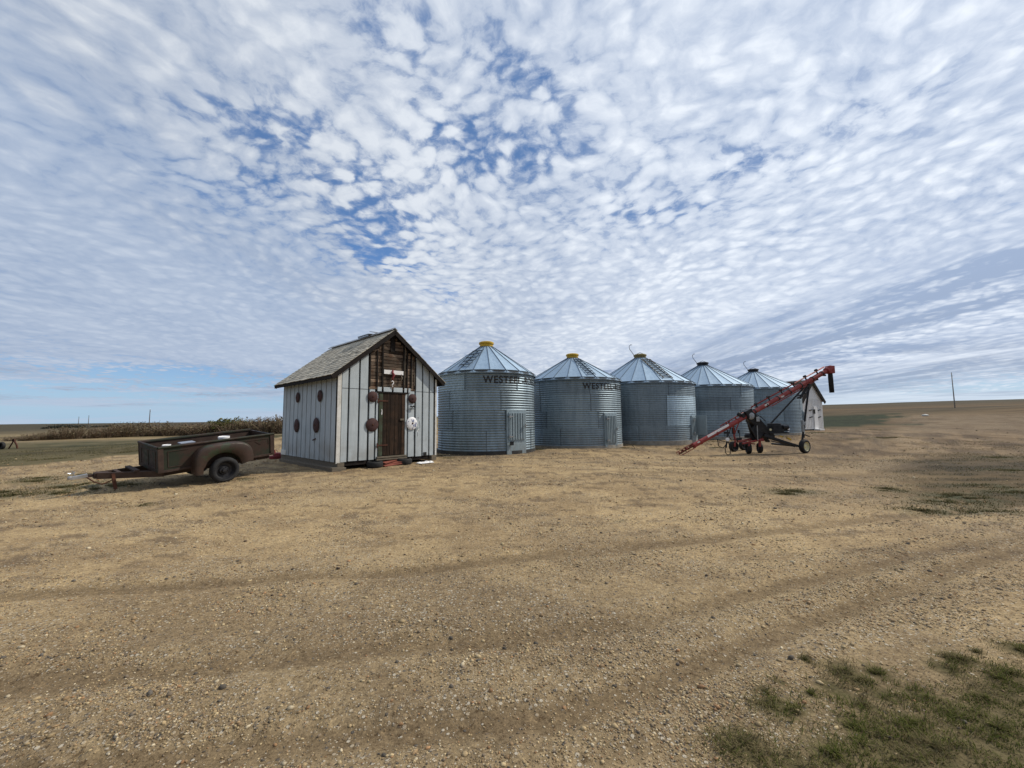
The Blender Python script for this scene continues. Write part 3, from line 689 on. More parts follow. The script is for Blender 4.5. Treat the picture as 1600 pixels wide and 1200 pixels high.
grain_bin(0, *B[0], 4.88, (.60, .84, 'chute'), 'nearest grain bin with a bright yellow cap, standing directly beside the striped shed',
          ladder=(-.52, .90, .30, .24, 5, 'ladder_steel'), text=(-.07, 2.89, .31, 1.72, 1.45), doorh=(.62, 1.72), nrib=20, zb=.20)
grain_bin(1, *B[1], 4.82, (.80, .74, 'plain'), 'second grain bin from the striped shed, rusty yellow cap and lettering at its top right',
          ladder=(.42, .93, .22, .2, 7, 'ladder_steel'), text=(.18, 2.76, .30, 1.75, 1.5), nrib=22, baseh=.1, base='concrete', doorh=(.2, 1.52), zb=.28)
grain_bin(2, *B[2], 5.28, (1.18, .8, 'open'), 'wide grain bin with a wooden roof ladder and patched shiny wall sheets',
          cap='faded_yellow', hook=True, patch=[(2, .45, 1.75), (1, .1, .82), (1, .9, 1.45), (3, .0, .85), (0, .3, .9), (2, -.6, .9)], ladder=(.54, .93, .2, .28, 9, 'beam_wood'), nrib=24, baseh=.1, base='concrete', zb=.33, doorh=(.35, 1.35))
grain_bin(3, *B[3], 5.2, None, 'plain grey grain bin with a dark lid, right behind the middle of the auger tube', cap='black_paint', hook=True, nrib=26, baseh=.1, base='concrete', zb=.37)
grain_bin(4, *B[4], 5.12, (1.42, .5, 'plain'), 'farthest grain bin of the row, next to the white shed', cap='black_paint', hook=True, nrib=26, baseh=.1, base='concrete', zb=.42)

# ------------------------------------------------------------------ striped shed
SM = Vector((-4.98, 11.67)); e1 = Vector((.690, .724)).normalized(); SW, SD, SH = 3.42, 4.6, 2.60; SB = .42; RISE = 1.37
sang = math.atan2(e1.y, e1.x)
shed = root('shed', 'small pale grey shed with dark battens, weathered brown door and rusty discs on its walls', 'shed', (SM.x, SM.y, SB), (0, 0, sang))
def shed_p(x, y, z): return shed.matrix_basis @ Vector((x, y, z))
def gable_z(x, w=SW): return SH+RISE*(1-abs(x-w/2)/(w/2))
def build_shed():
    # four walls: solid core, siding boards proud of it
    m = MB(); t = .05
    m.poly([(0, t, 0), (SW, t, 0), (SW, t, SH), (SW/2, t, SH+RISE), (0, t, SH)], (0, .04, 0)); m.poly([(0, SD-t-.04, 0), (SW, SD-t-.04, 0), (SW, SD-t-.04, SH), (SW/2, SD-t-.04, SH+RISE), (0, SD-t-.04, SH)], (0, .04, 0))
    m.box((t+.02, SD/2, SH/2), (.04, SD-.2, SH)); m.box((SW-t-.02, SD/2, SH/2), (.04, SD-.2, SH)); m.box((SW/2, SD/2, .04), (SW-.1, SD-.1, .08))
    core = m.build('wall_core', 'dark_gap', shed)
    def board(m, x0, x1, z0, z1=None, y=.0, th=.045):
        m.tone = random.uniform(.93, 1.05); zt = [min(gable_z(x0), z1) if z1 else gable_z(x0), min(gable_z(x1), z1) if z1 else gable_z(x1)]
        pts = [(x0, y, z0), (x1, y, z0), (x1, y, zt[1])]
        if x0 < SW/2 < x1 and not z1: pts.append((SW/2, y, SH+RISE))
        pts.append((x0, y, zt[0])); m.poly(pts, (0, th, 0))
    f = MB(); xs = [.10, .33, .65, .94]; g = .026
    for a, b in zip(xs[:-1], xs[1:]): board(f, a+g, b-g, .0+random.uniform(-.01, .02))
    board(f, .95+g, 1.17-g, .0, 2.12); board(f, 1.18+g*.5, 1.255, .02, 2.06)
    board(f, 2.20, 2.30-g, .02, 2.06); board(f, 2.30+g, 2.57-g, .0, 2.12)
    xs = [2.58, 2.86, 3.13, 3.33]
    for a, b in zip(xs[:-1], xs[1:]): board(f, a+g, b-g, .0+random.uniform(-.01, .02))
    f.build('front_siding', 'siding', shed, bevel=.004)
    # horizontal sheet joint
    for a, b in ((.12, .92), (2.62, 3.32)): m = MB(); m.box(((a+b)/2, -.002, 2.12), (b-a, .004, .012)); m.build('sheet_joint', 'dark_gap', shed)
    ys = [.05+.3785*k for k in range(13)]
    ys[-1] = SD-.04; m1 = MB(); m2 = MB()
    for a, b in zip(ys[:-1], ys[1:]):
        m1.tone = m2.tone = random.uniform(.93, 1.05); m1.box((.025, (a+b)/2, SH/2-.03), (.05, b-a-.060, SH-.06))
        m2.box((SW-.025, (a+b)/2, SH/2-.03), (.05, b-a-.060, SH-.06))
    m1.build('side_siding', 'siding', shed, bevel=.004); m2.build('side_siding', 'siding', shed, bevel=.004)
    m = MB()
    for a, b in zip(range(11), range(11)): m.box((SW*(a+.5)/11, SD-.02, SH/2), (SW/11-.03, .04, SH-.1))
    m.build('back_siding', 'siding', shed)
    # corner boards
    for x, y, w_, d_ in ((.045, -.012, .11, .03), (SW-.03, -.012, .06, .03)):
        m = MB(); m.box((x, y, SH/2-.03), (w_, d_, SH)); m.build('corner_trim', 'white_paint', shed, bevel=.003)
    m = MB(); m.box((-.012, .03, SH/2), (.02, .05, SH-.02)); m.build('corner_trim', 'rake_wood', shed)
    m = MB(); m.box((-.006, SD-.28, .09), (.02, .5, .17)); m.build('repair_patch', 'white_paint', shed)
    m = MB(); m.box((2.97, -.008, .06), (.12, .012, .1)); m.build('vent_hole', 'dark_gap', shed)
    # bare boards in the gable
    m = MB(); z = 2.13; rr = random.Random(5)
    while z < SH+RISE-.05:
        h = .105; x0, x1 = .95, 2.57
        if z > SH: hw = (SW/2)*(1-(z+h-SH)/RISE)-.02; x0 = max(x0, SW/2-hw); x1 = min(x1, SW/2+hw)
        if x1-x0 < .08: break
        cuts = [x0]+[c for c in (1.28, 1.42, 2.12, 2.26) if x0+.05 < c < x1-.05]+[x1]
        for a, b in zip(cuts[:-1], cuts[1:]):
            m.tone = rr.choice([.35, .6, .8, 1.0, 1.3, 1.7])*(1.25 if b < 1.3 or a > 2.2 else .8); m.box(((a+b)/2, .028+rr.uniform(-.006, .006), z+h/2), (b-a-.006, .03, h-.014))
        z += h
    m.build('gable_boards', 'old_wood', shed, bevel=.004)
    m = MB()
    for x, zt, c in ((1.205, 3.35, 0), (1.385, 3.75, 0), (2.125, 3.8, 1), (2.255, 3.5, 0), (2.40, 3.35, 1), (2.56, 3.18, 0), (.965, 3.3, 0), (1.72, 3.95, 0)):
        m.tone = 1; z0 = 2.2 if x != 1.72 else 3.35; zt = min(zt, gable_z(x)-.06); m.box((x, -.004, (z0+zt)/2), (.045 if x != 1.72 else .16, .03, zt-z0))
    m.build('gable_strips', 'rake_wood', shed, bevel=.003)
    m = MB()
    for x, zt in ((2.165, 3.7), (2.44, 3.3), (2.53, 3.1)):
        m.box((x, -.006, (2.3+zt)/2), (.018, .02, zt-2.3))
    m.build('pale_strips', 'beam_wood', shed)
    m = MB(); m.box((1.76, -.02, 2.69), (.68, .025, .13)); m.build('white_board', 'bright_white', shed, bevel=.003)
    m = MB()
    for a, b in ((1.22, 1.35), (1.42, 1.70), (1.76, 2.08), (2.15, 2.24), (2.30, 2.38)): m.box(((a+b)/2, -.012, 2.14), (b-a, .03, .13+.02*random.random()))
    m.build('header_board', 'siding', shed, bevel=.003)
    m = MB(); m.box((1.73, -.015, 2.045), (1.06, .05, .04)); m.build('lintel', 'rake_wood', shed)
    # door
    m = MB(); x = 1.275; rr = random.Random(3)
    ws = [.13, .14, .12, .15, .13, .12, .12]; xx = x+.0
    for k, w_ in enumerate(ws[1:]):
        xs_ = x+ws[0]+sum(ws[1:1+k]); m.tone = rr.choice([.6, .8, 1.0, 1.4, 1.1]); m.box((xs_+w_/2, -.0+rr.uniform(-.004, .004), 1.06), (w_-.008, .035, 1.92))
    d = m.build('door', 'door_wood', shed, bevel=.003); d['label'] = 'weathered brown plank door'
    m = MB(); m.box((x+.065, -.002, 1.06), (.122, .035, 1.92)); m.build('green_plank', 'green_wood', d, bevel=.003)
    m = MB(); m.box((2.07, -.032, 1.20), (.13, .03, .055)); m.build('latch', 'beam_wood', d, bevel=.004)
    for z in (.42, 1.78):
        m = MB(); m.box((1.40, -.026, z), (.36, .01, .04)); m.tube([(1.235, -.03, z-.07), (1.235, -.03, z+.07)], .018, 8); m.build('strap_hinge', 'rust', d)
    m = MB(); m.tube([(1.36, -.024, 1.52), (1.37, -.026, 1.45), (1.36, -.024, 1.38)], .014, 6); m.box((1.365, -.024, 1.40), (.035, .008, .09)); m.build('hook_plate', 'bright_white', d)
    m = MB(); m.box((1.72, -.03, .055), (1.0, .09, .05)); m.box((1.72, -.05, -.01), (1.05, .08, .04)); m.build('door_sill', 'beam_wood', shed, bevel=.004)
    # roof
    ov, rk = .24, .14; sl = RISE/(SW/2); L = math.hypot(SW/2+ov, (SW/2+ov)*sl)
    for side in (0, 1):
        def rp(s, y, n_): # s 0 at eave .. 1 at ridge
            xo = -ov+s*(SW/2+ov); zz = SH-ov*sl+s*(SW/2+ov)*sl+.03; nx, nz = -sl, 1.0; q = math.hypot(nx, nz)
            xo += nx/q*n_; zz += nz/q*n_
            return Vector((xo if side == 0 else SW-xo, y, zz))
        m = MB(); m._add([rp(0, -rk, 0), rp(1, -rk, 0), rp(1, SD+rk, 0), rp(0, SD+rk, 0), rp(0, -rk, .03), rp(1, -rk, .03), rp(1, SD+rk, .03), rp(0, SD+rk, .03)],
                         [(0, 1, 2, 3), (7, 6, 5, 4), (0, 4, 5, 1), (1, 5, 6, 2), (2, 6, 7, 3), (3, 7, 4, 0)] if side == 0 else [(3, 2, 1, 0), (4, 5, 6, 7), (1, 5, 4, 0), (2, 6, 5, 1), (3, 7, 6, 2), (0, 4, 7, 3)])
        deck = m.build('roof_deck', 'rake_wood', shed)
        m = MB(); nc = 17; rr = random.Random(side)
        for k in range(nc):
            s0 = k/nc-.004; s1 = min((k+1)/nc+.045, 1.0); y = -rk-.01+rr.uniform(-.02, .0); ct = rr.uniform(.9, 1.1)
            while y < SD+rk-.02:
                w_ = rr.uniform(.07, .19); y1 = min(y+w_, SD+rk+.01); m.tone = ct*rr.choice([.62, .8, .9, .95, 1.0, 1.05, 1.12, 1.22]); ds = rr.uniform(-.006, .008)
                if rr.random() > .015:
                    a, b, c, d_ = rp(s0+ds, y, .052), rp(s1, y, .034), rp(s1, y1-.006, .034), rp(s0+ds, y1-.006, .052); e = rp(s0+ds, y, .036); g_ = rp(s0+ds, y1-.006, .036)
                    m._add([a, b, c, d_, e, g_], [(0, 3, 2, 1), (0, 4, 5, 3), (0, 1, 4), (3, 5, 2)])
                y = y1
        m.build('shingles', 'shingle', deck)
        a, b = rp(0, 0, -.02), rp(1, 0, -.02)
        for yy in (-rk-.012, SD+rk+.012): m = MB(); m.bar((a.x, yy, a.z-.03), (b.x, yy, b.z-.03), .024, .11); m.build('rake_board', 'rake_wood', shed)
        m = MB(); a = rp(0, 0, 0); m.box((a.x, SD/2, a.z-.03), (.025, SD+2*rk, .10)); m.build('eave_board', 'rake_wood', shed)
    m = MB(); zr = SH+RISE+.10
    m.box((SW/2-.05, SD/2, zr), (.13, SD+2*rk, .018), Matrix.Rotation(-math.atan(sl), 3, 'Y')); m.box((SW/2+.05, SD/2, zr), (.13, SD+2*rk, .018), Matrix.Rotation(math.atan(sl), 3, 'Y'))
    m.build('ridge_board', 'steel', shed)
    m = MB(); m.box((SW/2-.04, 1.75, zr+.06), (.22, .75, .02), Matrix.Rotation(-.12, 3, 'Y')); m.box((SW/2-.12, 1.75, zr+.02), (.02, .75, .08)); m.box((SW/2+.02, 1.2, zr+.10), (.24, .3, .02), Matrix.Rotation(.2, 3, 'X'))
    m.build('ridge_vent', 'steel', shed)
    # skids
    for x in (.12, SW-.12):
        m = MB(); m.box((x, SD/2, -.09), (.2, SD+.12, .17)); m.build('skid', 'beam_wood', shed, bevel=.012)
    m = MB()
    for y in (.1, SD/2, SD-.15): m.box((SW/2, y, -.06), (SW-.5, .12, .11))
    m.build('floor_joist', 'rake_wood', shed)
    m = MB(); m.box((-.02, SD*.45, -.19), (.26, SD*.95, .13)); m.box((.1, .08, -.21), (.35, .3, .12)); m.build('sleeper', 'beam_wood', shed, bevel=.01)
build_shed()

# harrow discs hanging on the shed
def disc(x, z, rad, wall, label, mat='disc_rust'):
    if wall == 'front': p = shed_p(x, -.03, z); d = shed.matrix_basis.to_3x3() @ Vector((0, -1, 0))
    else: p = shed_p(-.03, x, z); d = shed.matrix_basis.to_3x3() @ Vector((-1, 0, 0))
    rt = root('harrow_disc', label, 'disc', p, group='old harrow discs hung on the shed walls'); rt.matrix_basis = axis_to(p, d)
    m = MB(); pr = [(rad, 0), (rad*.97, .006), (rad*.75, .022), (rad*.45, .034), (rad*.16, .040), (rad*.15, .038), (rad*.44, .030), (rad*.74, .018), (rad, 0)]
    m.lathe(pr, 32); m.build('dish', mat, rt, True, auto=50)
    m = MB(); m.lathe([(rad*.16, .039), (rad*.10, .056), (.005, .058)], 12); m.build('hub_bolt', 'rust', rt)
    return rt
disc(1.06, 1.90, .165, 'front', 'rusty disc left of the shed door, level with the door top')
disc(1.06, 1.05, .205, 'front', 'larger rusty disc left of the shed door, at half door height')
disc(2.45, 1.88, .155, 'front', 'rusty disc right of the shed door, level with the door top')
wd = disc(2.44, 1.07, .21, 'front', 'white painted disc right of the shed door with worn blotches', 'white_disc' if False else 'bright_white')
disc(1.20, 1.94, .18, 'side', 'upper rusty disc on the shed side wall, nearer the front corner')
disc(3.06, 1.97, .175, 'side', 'upper rusty disc on the shed side wall, nearer the trailer')
disc(1.42, 1.05, .235, 'side', 'lower rusty disc on the shed side wall, nearer the front corner')
disc(3.08, 1.03, .225, 'side', 'lower rusty disc on the shed side wall, nearer the trailer')
def disc_fix():
    m, nt, b = newmat('blotched_white'); o = nt.obj(); n = nt.noise(o, 11, 5, .6); n2 = nt.noise(o, 7, 4, .6, 1.2)
    c = nt.mix(nt.rng(n, .54, .60), (.80, .81, .84), (.16, .19, .32)); c = nt.mix(nt.rng(n2, .62, .66), c, (.05, .05, .06)); setb(nt, b, c, .5)
    wd.children[0].data.materials[0] = m
disc_fix()
# small things on the shed front
def hung(name, label, cat, x, z, fn):
    rt = root(name, label, cat, shed_p(x, -.03, z), (0, 0, sang)); fn(rt)
def f1(rt):
    m = MB(); m.tube([(0, -.02, .16), (-.03, -.03, .08), (.02, -.035, 0), (-.02, -.03, -.08), (0, -.02, -.2)], [.02, .035, .045, .03, .012], 8); m.build('wooden_body', 'faded_red', rt, True)
    m = MB(); m.tube([(0, -.02, -.18), (.01, -.02, -.42)], .012, 6); m.build('iron_rod', 'rust', rt)
hung('hanging_ornament', 'reddish ornament hanging below the white board over the shed door', 'ornament', 1.72, 2.6, f1)
def f2(rt):
    m = MB(); m.tube([(-.035, -.02, .05), (0, -.02, .085), (.035, -.02, .05), (.03, -.02, .0), (0, -.02, -.02), (.0, -.02, -.07)], .02, 8); m.build('bent_loop', 'bright_white', rt, True)
    m = MB(); m.lathe([(.022, 0), (.022, .02), (.002, .02)], 10, Matrix.Translation((0, -.02, -.1))); m.build('knob', 'bright_white', rt)
hung('white_hook', 'small white curled hook hung just above the shed door', 'hook', 1.70, 2.33, f2)
def f3(rt):
    m = MB(); m.tube([(0, -.015, .1), (.02, -.02, .03), (-.01, -.02, -.05), (.02, -.015, -.1)], [.012, .03, .02, .008], 7); m.build('wooden_peg', 'beam_wood', rt, True)
    m = MB(); m.tube([(0, -.015, .1), (0, -.015, .16)], .006, 5); m.build('nail', 'rust', rt)
hung('hanging_peg', 'pale bent piece of wood hung right of the red ornament', 'peg', 2.02, 2.5, f3)
def f4(rt):
    m = MB()
    for s in (-1, 1): m.tube([(.0, -.02, .0), (s*.05, -.03, .03), (s*.08, -.02, .0)], [.022, .03, .012], 8)
    m.build('bow', 'black_paint', rt, True); m = MB(); m.box((0, -.02, -.055), (.13, .02, .03)); m.build('bar', 'black_paint', rt)
hung('door_fixture', 'small black iron fixture under the upper right disc', 'fixture', 2.43, 1.60, f4)
def f5(rt):
    m = MB(); m.tube([(0, -.02, .3), (.05, -.03, .16), (.07, -.03, .0), (.0, -.03, -.12), (-.03, -.03, -.05), (.03, -.03, .02)], .009, 6)
    m.tube([(-.02, -.03, -.12), (-.02, -.03, -.3)], .008, 6); m.build('wire', 'steel', rt, True); m = MB(); m.lathe([(.02, -.01), (.02, .01), (.002, .01)], 8, Matrix.Translation((0, -.025, .3))); m.build('nail', 'rust', rt)
hung('hanging_wire', 'twist of grey wire hanging beside the white disc', 'wire', 2.66, .95, f5)
def f6(rt):
    m = MB(); m.bar((0, -.10, .02), (0, .12, -.035), .02, .03); m.build('bar', 'rust', rt); m = MB(); m.lathe([(.018, 0), (.018, .02), (.002, .02)], 8, Matrix.Translation((0, .0, -.01))); m.build('bolt', 'rust', rt)
rt = root('iron_bar', 'short dark iron bar fixed low on the shed side wall', 'iron bar', shed_p(-.02, 1.55, .62), (0, 0, sang)); f6(rt)

# under and beside the shed
def tyre(m, c, axis, R_, w_, flat=0.0, n=36):
    prof = []; rin = R_*.60
    for a in range(0, 361, 24):
        t = R(a); prof.append((R_*.80+R_*.20*math.cos(t), w_/2*math.copysign(abs(math.sin(t))**.6, math.sin(t))))
    prof = prof[:-1]; m0 = len(m.v); m.lathe(prof, n, axis_to(c, axis), closed=True)
    gz = Vector(c).z-R_+flat
    for i in range(m0, len(m.v)):
        v = m.v[i]
        if v[2] < gz:
            d = gz-v[2]; ax = Vector(axis).normalized(); off = (Vector(v)-Vector(c)).dot(ax); m.v[i] = (v[0]+ax.x*off*d*4, v[1]+ax.y*off*d*4, gz)
def under():
    p = shed_p(1.12, -.12, 0); z = Hs(p.x, p.y); rt = root('block_tyre', 'old tyre propping the shed left of its door', 'tyre', (p.x, p.y, z))
    m = MB(); tyre(m, (0, 0, .09), (0, 0, 1), .24, .18); m.build('tread', 'rubber', rt, True); m = MB(); m.lathe([(.13, .04), (.145, .09), (.13, .14)], 20); m.build('bead', 'wheel_dark', rt, True)
    p = shed_p(2.15, .02, 0); z = Hs(p.x, p.y); rt = root('block_tyre', 'old tyre propping the shed right of its door', 'tyre', (p.x, p.y, z))
    m = MB(); tyre(m, (0, 0, .10), (.1, 0, 1), .29, .2); m.build('tread', 'rubber', rt, True); m = MB(); m.lathe([(.16, .04), (.175, .10), (.16, .16)], 20); m.build('bead', 'wheel_dark', rt, True)
    p = shed_p(1.72, -.18, 0); z = Hs(p.x, p.y)+.02; rt = root('board_pile', 'faded red boards lying under the shed door', 'boards', (p.x, p.y, z), (0, 0, sang))
    for k, (x, y, zz, a, b) in enumerate(((-.05, 0, .02, .08, .05), (.10, .06, .07, -.1, .10), (-.02, .12, .12, .25, .12))):
        m = MB(); m.box((x, y, zz), (.62, .15, .025), Euler((.2, -b, a)).to_matrix()); m.build('board', 'red_board', rt, bevel=.003)
    p = shed_p(2.75, -.35, 0); z = Hs(p.x, p.y)+.01; rt = root('white_rag', 'crumpled white rag on the gravel before the shed', 'rag', (p.x, p.y, z), (0, 0, sang))
    n = 26; v = []; f = []
    for i in range(n):
        for j in range(n):
            x, y = (i/(n-1)-.5), (j/(n-1)-.5); h = .09*max(0, mnoise.noise((x*7, y*7, 3.3))+.25)*(1-min(1, (2*abs(x))**4))*(1-min(1, (2*abs(y))**4)); v.append((x*.55+.03*mnoise.noise((x*5, y*5, 9)), y*.28+.03*mnoise.noise((x*5, y*5, 1)), h+.004))
    for i in range(n-1):
        for j in range(n-1): f.append((i*n+j, (i+1)*n+j, (i+1)*n+j+1, i*n+j+1))
    m = MB(); m._add(v, f); o = m.build('cloth', 'bright_white', rt, True); o.modifiers.new('s', 'SOLIDIFY').thickness = .004
    m = MB(); m.tube([(.2, .05, .03), (.3, .02, .02), (.36, .06, .02)], [.03, .02, .006], 6); m.build('twisted_end', 'white_paint', rt, True)
    p = G(431, 716.5); z = p.z; rt = root('red_metal_pan', 'low faded red metal pan between the trailer and the shed', 'pan', (p.x, p.y, z))
    m = MB(); m.lathe([(.19, 0), (.23, .02), (.24, .09), (.26, .10), (.26, .12), (.18, .13), (.06, .135)], 24); m.build('pan', 'faded_red', rt, True, auto=30)
    m = MB(); m.lathe([(.13, .13), (.15, .14), (.15, .21), (.09, .235), (.01, .235)], 20, Matrix.Translation((.05, 0, 0))); m.build('lid', 'faded_red', rt, True, auto=30)
    m = MB(); m.tube([(-.1, 0, .15), (-.14, .02, .30), (-.02, .02, .34), (.06, 0, .28)], .012, 6); m.build('handle', 'faded_red', rt, True)
under()

# ------------------------------------------------------------------ trailer made from an old pickup box
def build_trailer():
    wc = G(350, 753); f = Vector((-.57, -.82)).normalized(); left = Vector((.82, -.57)).normalized(); yo = .90
    c = wc.xy - left*yo; z0 = Hs(*c)-.01; hd = math.atan2(f.y, f.x)
    rt = root('box_trailer', 'old green and rusty pickup box trailer with a flat tyre and steel tongue', 'trailer', (c.x, c.y, z0))
    rt.matrix_basis = Matrix.Translation((c.x, c.y, z0)) @ Matrix.Rotation(hd, 4, 'Z') @ Matrix.Rotation(R(5.6), 4, 'Y') @ Matrix.Translation((0, .9, 0)) @ Matrix.Rotation(-R(4.5), 4, 'X') @ Matrix.Translation((0, -.9, 0))
    a, b, hw, zb, zt = 1.13, 1.24, .66, .41, .96
    m = MB(); m.box(((a-b)/2, 0, zb+.05), (a+b, 2*hw, .05)); m.build('bed_floor', 'trailer_bed', rt)
    for s in (1, -1):
        m = MB(); y = s*hw
        m.box(((a-b)/2, y, (zb+zt)/2-.01), (a+b, .03, zt-zb)); sd = m.build('side_panel', 'trailer_paint', rt, bevel=.004)
        m = MB(); m.tube([(-b-.02, y+s*.02, zt), (a+.02, y+s*.02, zt)], .030, 10); m.box(((a-b)/2, y-s*.02, zt), (a+b, .07, .03)); m.build('top_rail', 'trailer_paint', sd, True, auto=40)
        m = MB(); m.bar((a-.02, y+s*.022, zb+.0), (a-.02, y+s*.022, zt-.02), .03, .10, (1, 0, 0)); m.bar((-b+.03, y+s*.022, zb), (-b+.03, y+s*.022, zt-.02), .03, .1, (1, 0, 0))
        m.bar((-b-.02, y+s*.022, zb+.02), (a+.02, y+s*.022, zb+.02), .03, .05); m.build('stake_pocket', 'frame_brown', sd, bevel=.004)
        m = MB(); m.box(((a-b)/2, y-s*.022, (zb+zt)/2), (a+b-.06, .010, zt-zb-.04)); m.build('inner_lining', 'trailer_bed', sd)
        # pressed outline
        yy = y+s*.018
        for grp in ((((a-.15, zb+.1), (a-.15, zt-.1)), ((a-.15, zt-.1), (.60, zt-.1)), ((a-.15, zb+.1), (.72, zb+.1)), ), (((-b+.12, zt-.1), (-b+.12, zb+.3)), ((-b+.12, zt-.1), (-.55, zt-.1)), ), (((-b+.18, zt-.14), (-b+.32, zb+.32)), ((-b+.32, zb+.32), (-b+.44, zt-.14)))):
            m = MB()
            for p, q in grp: m.bar((p[0], yy, p[1]), (q[0], yy, q[1]), .012, .014, (0, 1, 0))
            m.build('pressed_rib', 'frame_brown', sd)
        # pontoon fender
        m = MB(); n = 30; sec = [(.0, 1.0), (.14, 1.0), (.215, .985), (.255, .93), (.27, .82), (.275, .5), (.27, .0), (.25, -.03), (.1, -.03)]; vs = []; fs = []
        for i in range(n+1):
            t = math.pi*i/n; cx, sx = math.cos(t), math.sin(t)
            ox = -.05+.62*math.copysign(abs(cx)**.62, cx); oz = .47+.45*abs(sx)**.72
            ix = .385*cx; iz = .36+.345*sx
            if i == 0: oz = .27; ix, iz = .42, .25
            if i == 1: oz = max(oz-.1, .45); ix = .41
            if i == n: oz = .42; iz = .36
            for yv, k in sec: vs.append((ix+(ox-ix)*k, s*(hw+.01+yv), iz+(oz-iz)*k))
        q = len(sec)
        for i in range(n):
            for j in range(q-1):
                fs.append((i*q+j, i*q+j+1, (i+1)*q+j+1, (i+1)*q+j) if s > 0 else ((i+1)*q+j, (i+1)*q+j+1, i*q+j+1, i*q+j))
        m._add(vs, fs); m.build('fender', 'fender_paint', rt, True)
        # wheel (stands plumb on the ground: undo the pitch)
        rot = Matrix.Rotation(-R(5.6), 3, 'Y')
        m = MB(); tyre(m, (0, 0, .28 if s > 0 else .22), (0, 1, 0), .305, .19, flat=.02 if s < 0 else .045)
        m.v = [tuple(rot @ Vector(v)+Vector((0, s*(yo-.03), 0))) for v in m.v]; ty = m.build('wheel', 'dusty_rubber', rt, True)
        m = MB(); pr = [(.20, .085), (.205, .095), (.19, .07), (.17, .03), (.11, .02), (.09, .055), (.05, .065), (.045, .10), (.005, .105)]
        mt = Matrix.Translation((0, s*(yo-.03), .28 if s > 0 else .22)) @ Vector((0, s, 0)).to_track_quat('Z', 'Y').to_matrix().to_4x4()
        m.lathe(pr, 28, mt)
        for k in range(6):
            t = k*math.pi/3; m.lathe([(.012, .06), (.012, .08), (.002, .08)], 6, mt @ Matrix.Translation((.085*math.cos(t), .085*math.sin(t), 0)))
        m.build('rim', 'wheel_dark', ty, True, auto=40)
    m = MB(); m.box((a+.005, 0, (zb+zt)/2-.01), (.03, 2*hw, zt-zb)); fp = m.build('front_panel', 'trailer_paint', rt, bevel=.004)
    m = MB(); m.tube([(a+.02, -hw-.02, zt), (a+.02, hw+.02, zt)], .028, 10)
    m.build('top_rail', 'trailer_paint', fp, True, auto=40)
    m = MB(); x = a+.024
    for y in (-.5, 0, .5): m.bar((x, y, zb+.08), (x, y, zt-.1), .02, .012, (1, 0, 0))
    for z in (zb+.08, zt-.1): m.bar((x, -.5, z), (x, .5, z), .012, .02)
    m.build('pressed_rib', 'frame_brown', fp)
    m = MB(); m.box((-b-.02, 0, (zb+zt)/2), (.04, 2*hw-.04, zt-zb-.02)); m.box((-b-.05, 0, zb+.25), (.03, 1.1, .05)); m.box((-b-.05, 0, zt-.06), (.04, 2*hw-.1, .06)); m.build('tailgate', 'fender_paint', rt, bevel=.006)
    m = MB(); m.box((-b-.06, -.55, zb+.05), (.05, .12, .08)); m.build('tail_lamp', 'faded_red', rt); m = MB(); m.box((-b-.06, .55, zb+.05), (.05, .12, .08)); m.build('tail_lamp', 'faded_red', rt)
    # frame and tongue (the tongue climbs a little against the sloping box)
    zf = zb-.06; tz = lambda x: zf+max(0, x-1.0)*.10
    m = MB()
    for s in (1, -1):
        m.bar((-b, s*.42, zf), (a-.1, s*.42, zf), .06, .13); m.bar((a-.12, s*.50, tz(a-.12)), (2.00, s*.07, tz(2.0)), .05, .13)
    m.bar((a+.30, -.36, tz(a+.3)+.085), (a+.30, .36, tz(a+.3)+.085), .09, .04); m.bar((a+.55, -.22, tz(a+.55)+.055), (a+.55, .22, tz(a+.55)+.055), .06, .03)
    m.bar((1.82, 0, tz(1.82)), (2.04, 0, tz(2.04)), .14, .12); m.tube([(a-.1, 0, zf), (1.9, 0, tz(1.9))], .03, 8)
    m.build('tongue_frame', 'frame_brown', rt, bevel=.005)
    m = MB(); m.tube([(0, -yo+.05, .23), (0, yo-.05, .28)], .035, 10); m.build('axle', 'frame_brown', rt)
    m = MB(); m.bar((1.78, .18, tz(1.78)+.04), (1.75, .20, .13), .055, .055, (1, 0, 0)); m.build('prop_stand', 'rust', rt, bevel=.004)
    m = MB(); m.bar((2.00, 0, tz(2.0)+.01), (2.20, 0, tz(2.2)), .055, .055); m.build('drawbar', 'frame_brown', rt)
    z1 = tz(2.3); m = MB(); m.bar((2.13, 0, z1+.02), (2.37, 0, z1-.0), .075, .025); m.lathe([(.035, -.035), (.04, -.01), (.03, .025), (.005, .035)], 16, Matrix.Translation((2.38, 0, z1))); m.bar((2.13, .035, z1-.01), (2.37, .03, z1-.02), .015, .04); m.bar((2.13, -.035, z1-.01), (2.37, -.03, z1-.02), .015, .04)
    cp = m.build('coupler', 'bright_steel', rt, True, auto=40)
    m = MB(); m.tube([(2.32, 0, z1+.03), (2.34, 0, z1+.13)], .012, 6); m.tube([(2.30, 0, z1+.10), (2.37, 0, z1+.08), (2.41, .0, z1+.1)], .012, 6); m.build('lock_lever', 'steel', cp)
    m = MB(); m.tube([(2.15, .06, z1-.03), (2.05, .12, z1-.14), (1.95, .18, z1-.2), (1.8, .14, z1-.16), (1.65, .1, z1-.04)], .012, 6); m.build('safety_chain', 'rust', rt, True)
    # cargo
    Mx = rt.matrix_basis
    def cargo(name, label, cat, x, y, fn):
        p = Mx @ Vector((x, y, zb+.075)); o = root(name, label, cat, p); o.matrix_basis = Matrix.Translation(p) @ Mx.to_3x3().to_4x4(); fn(o)
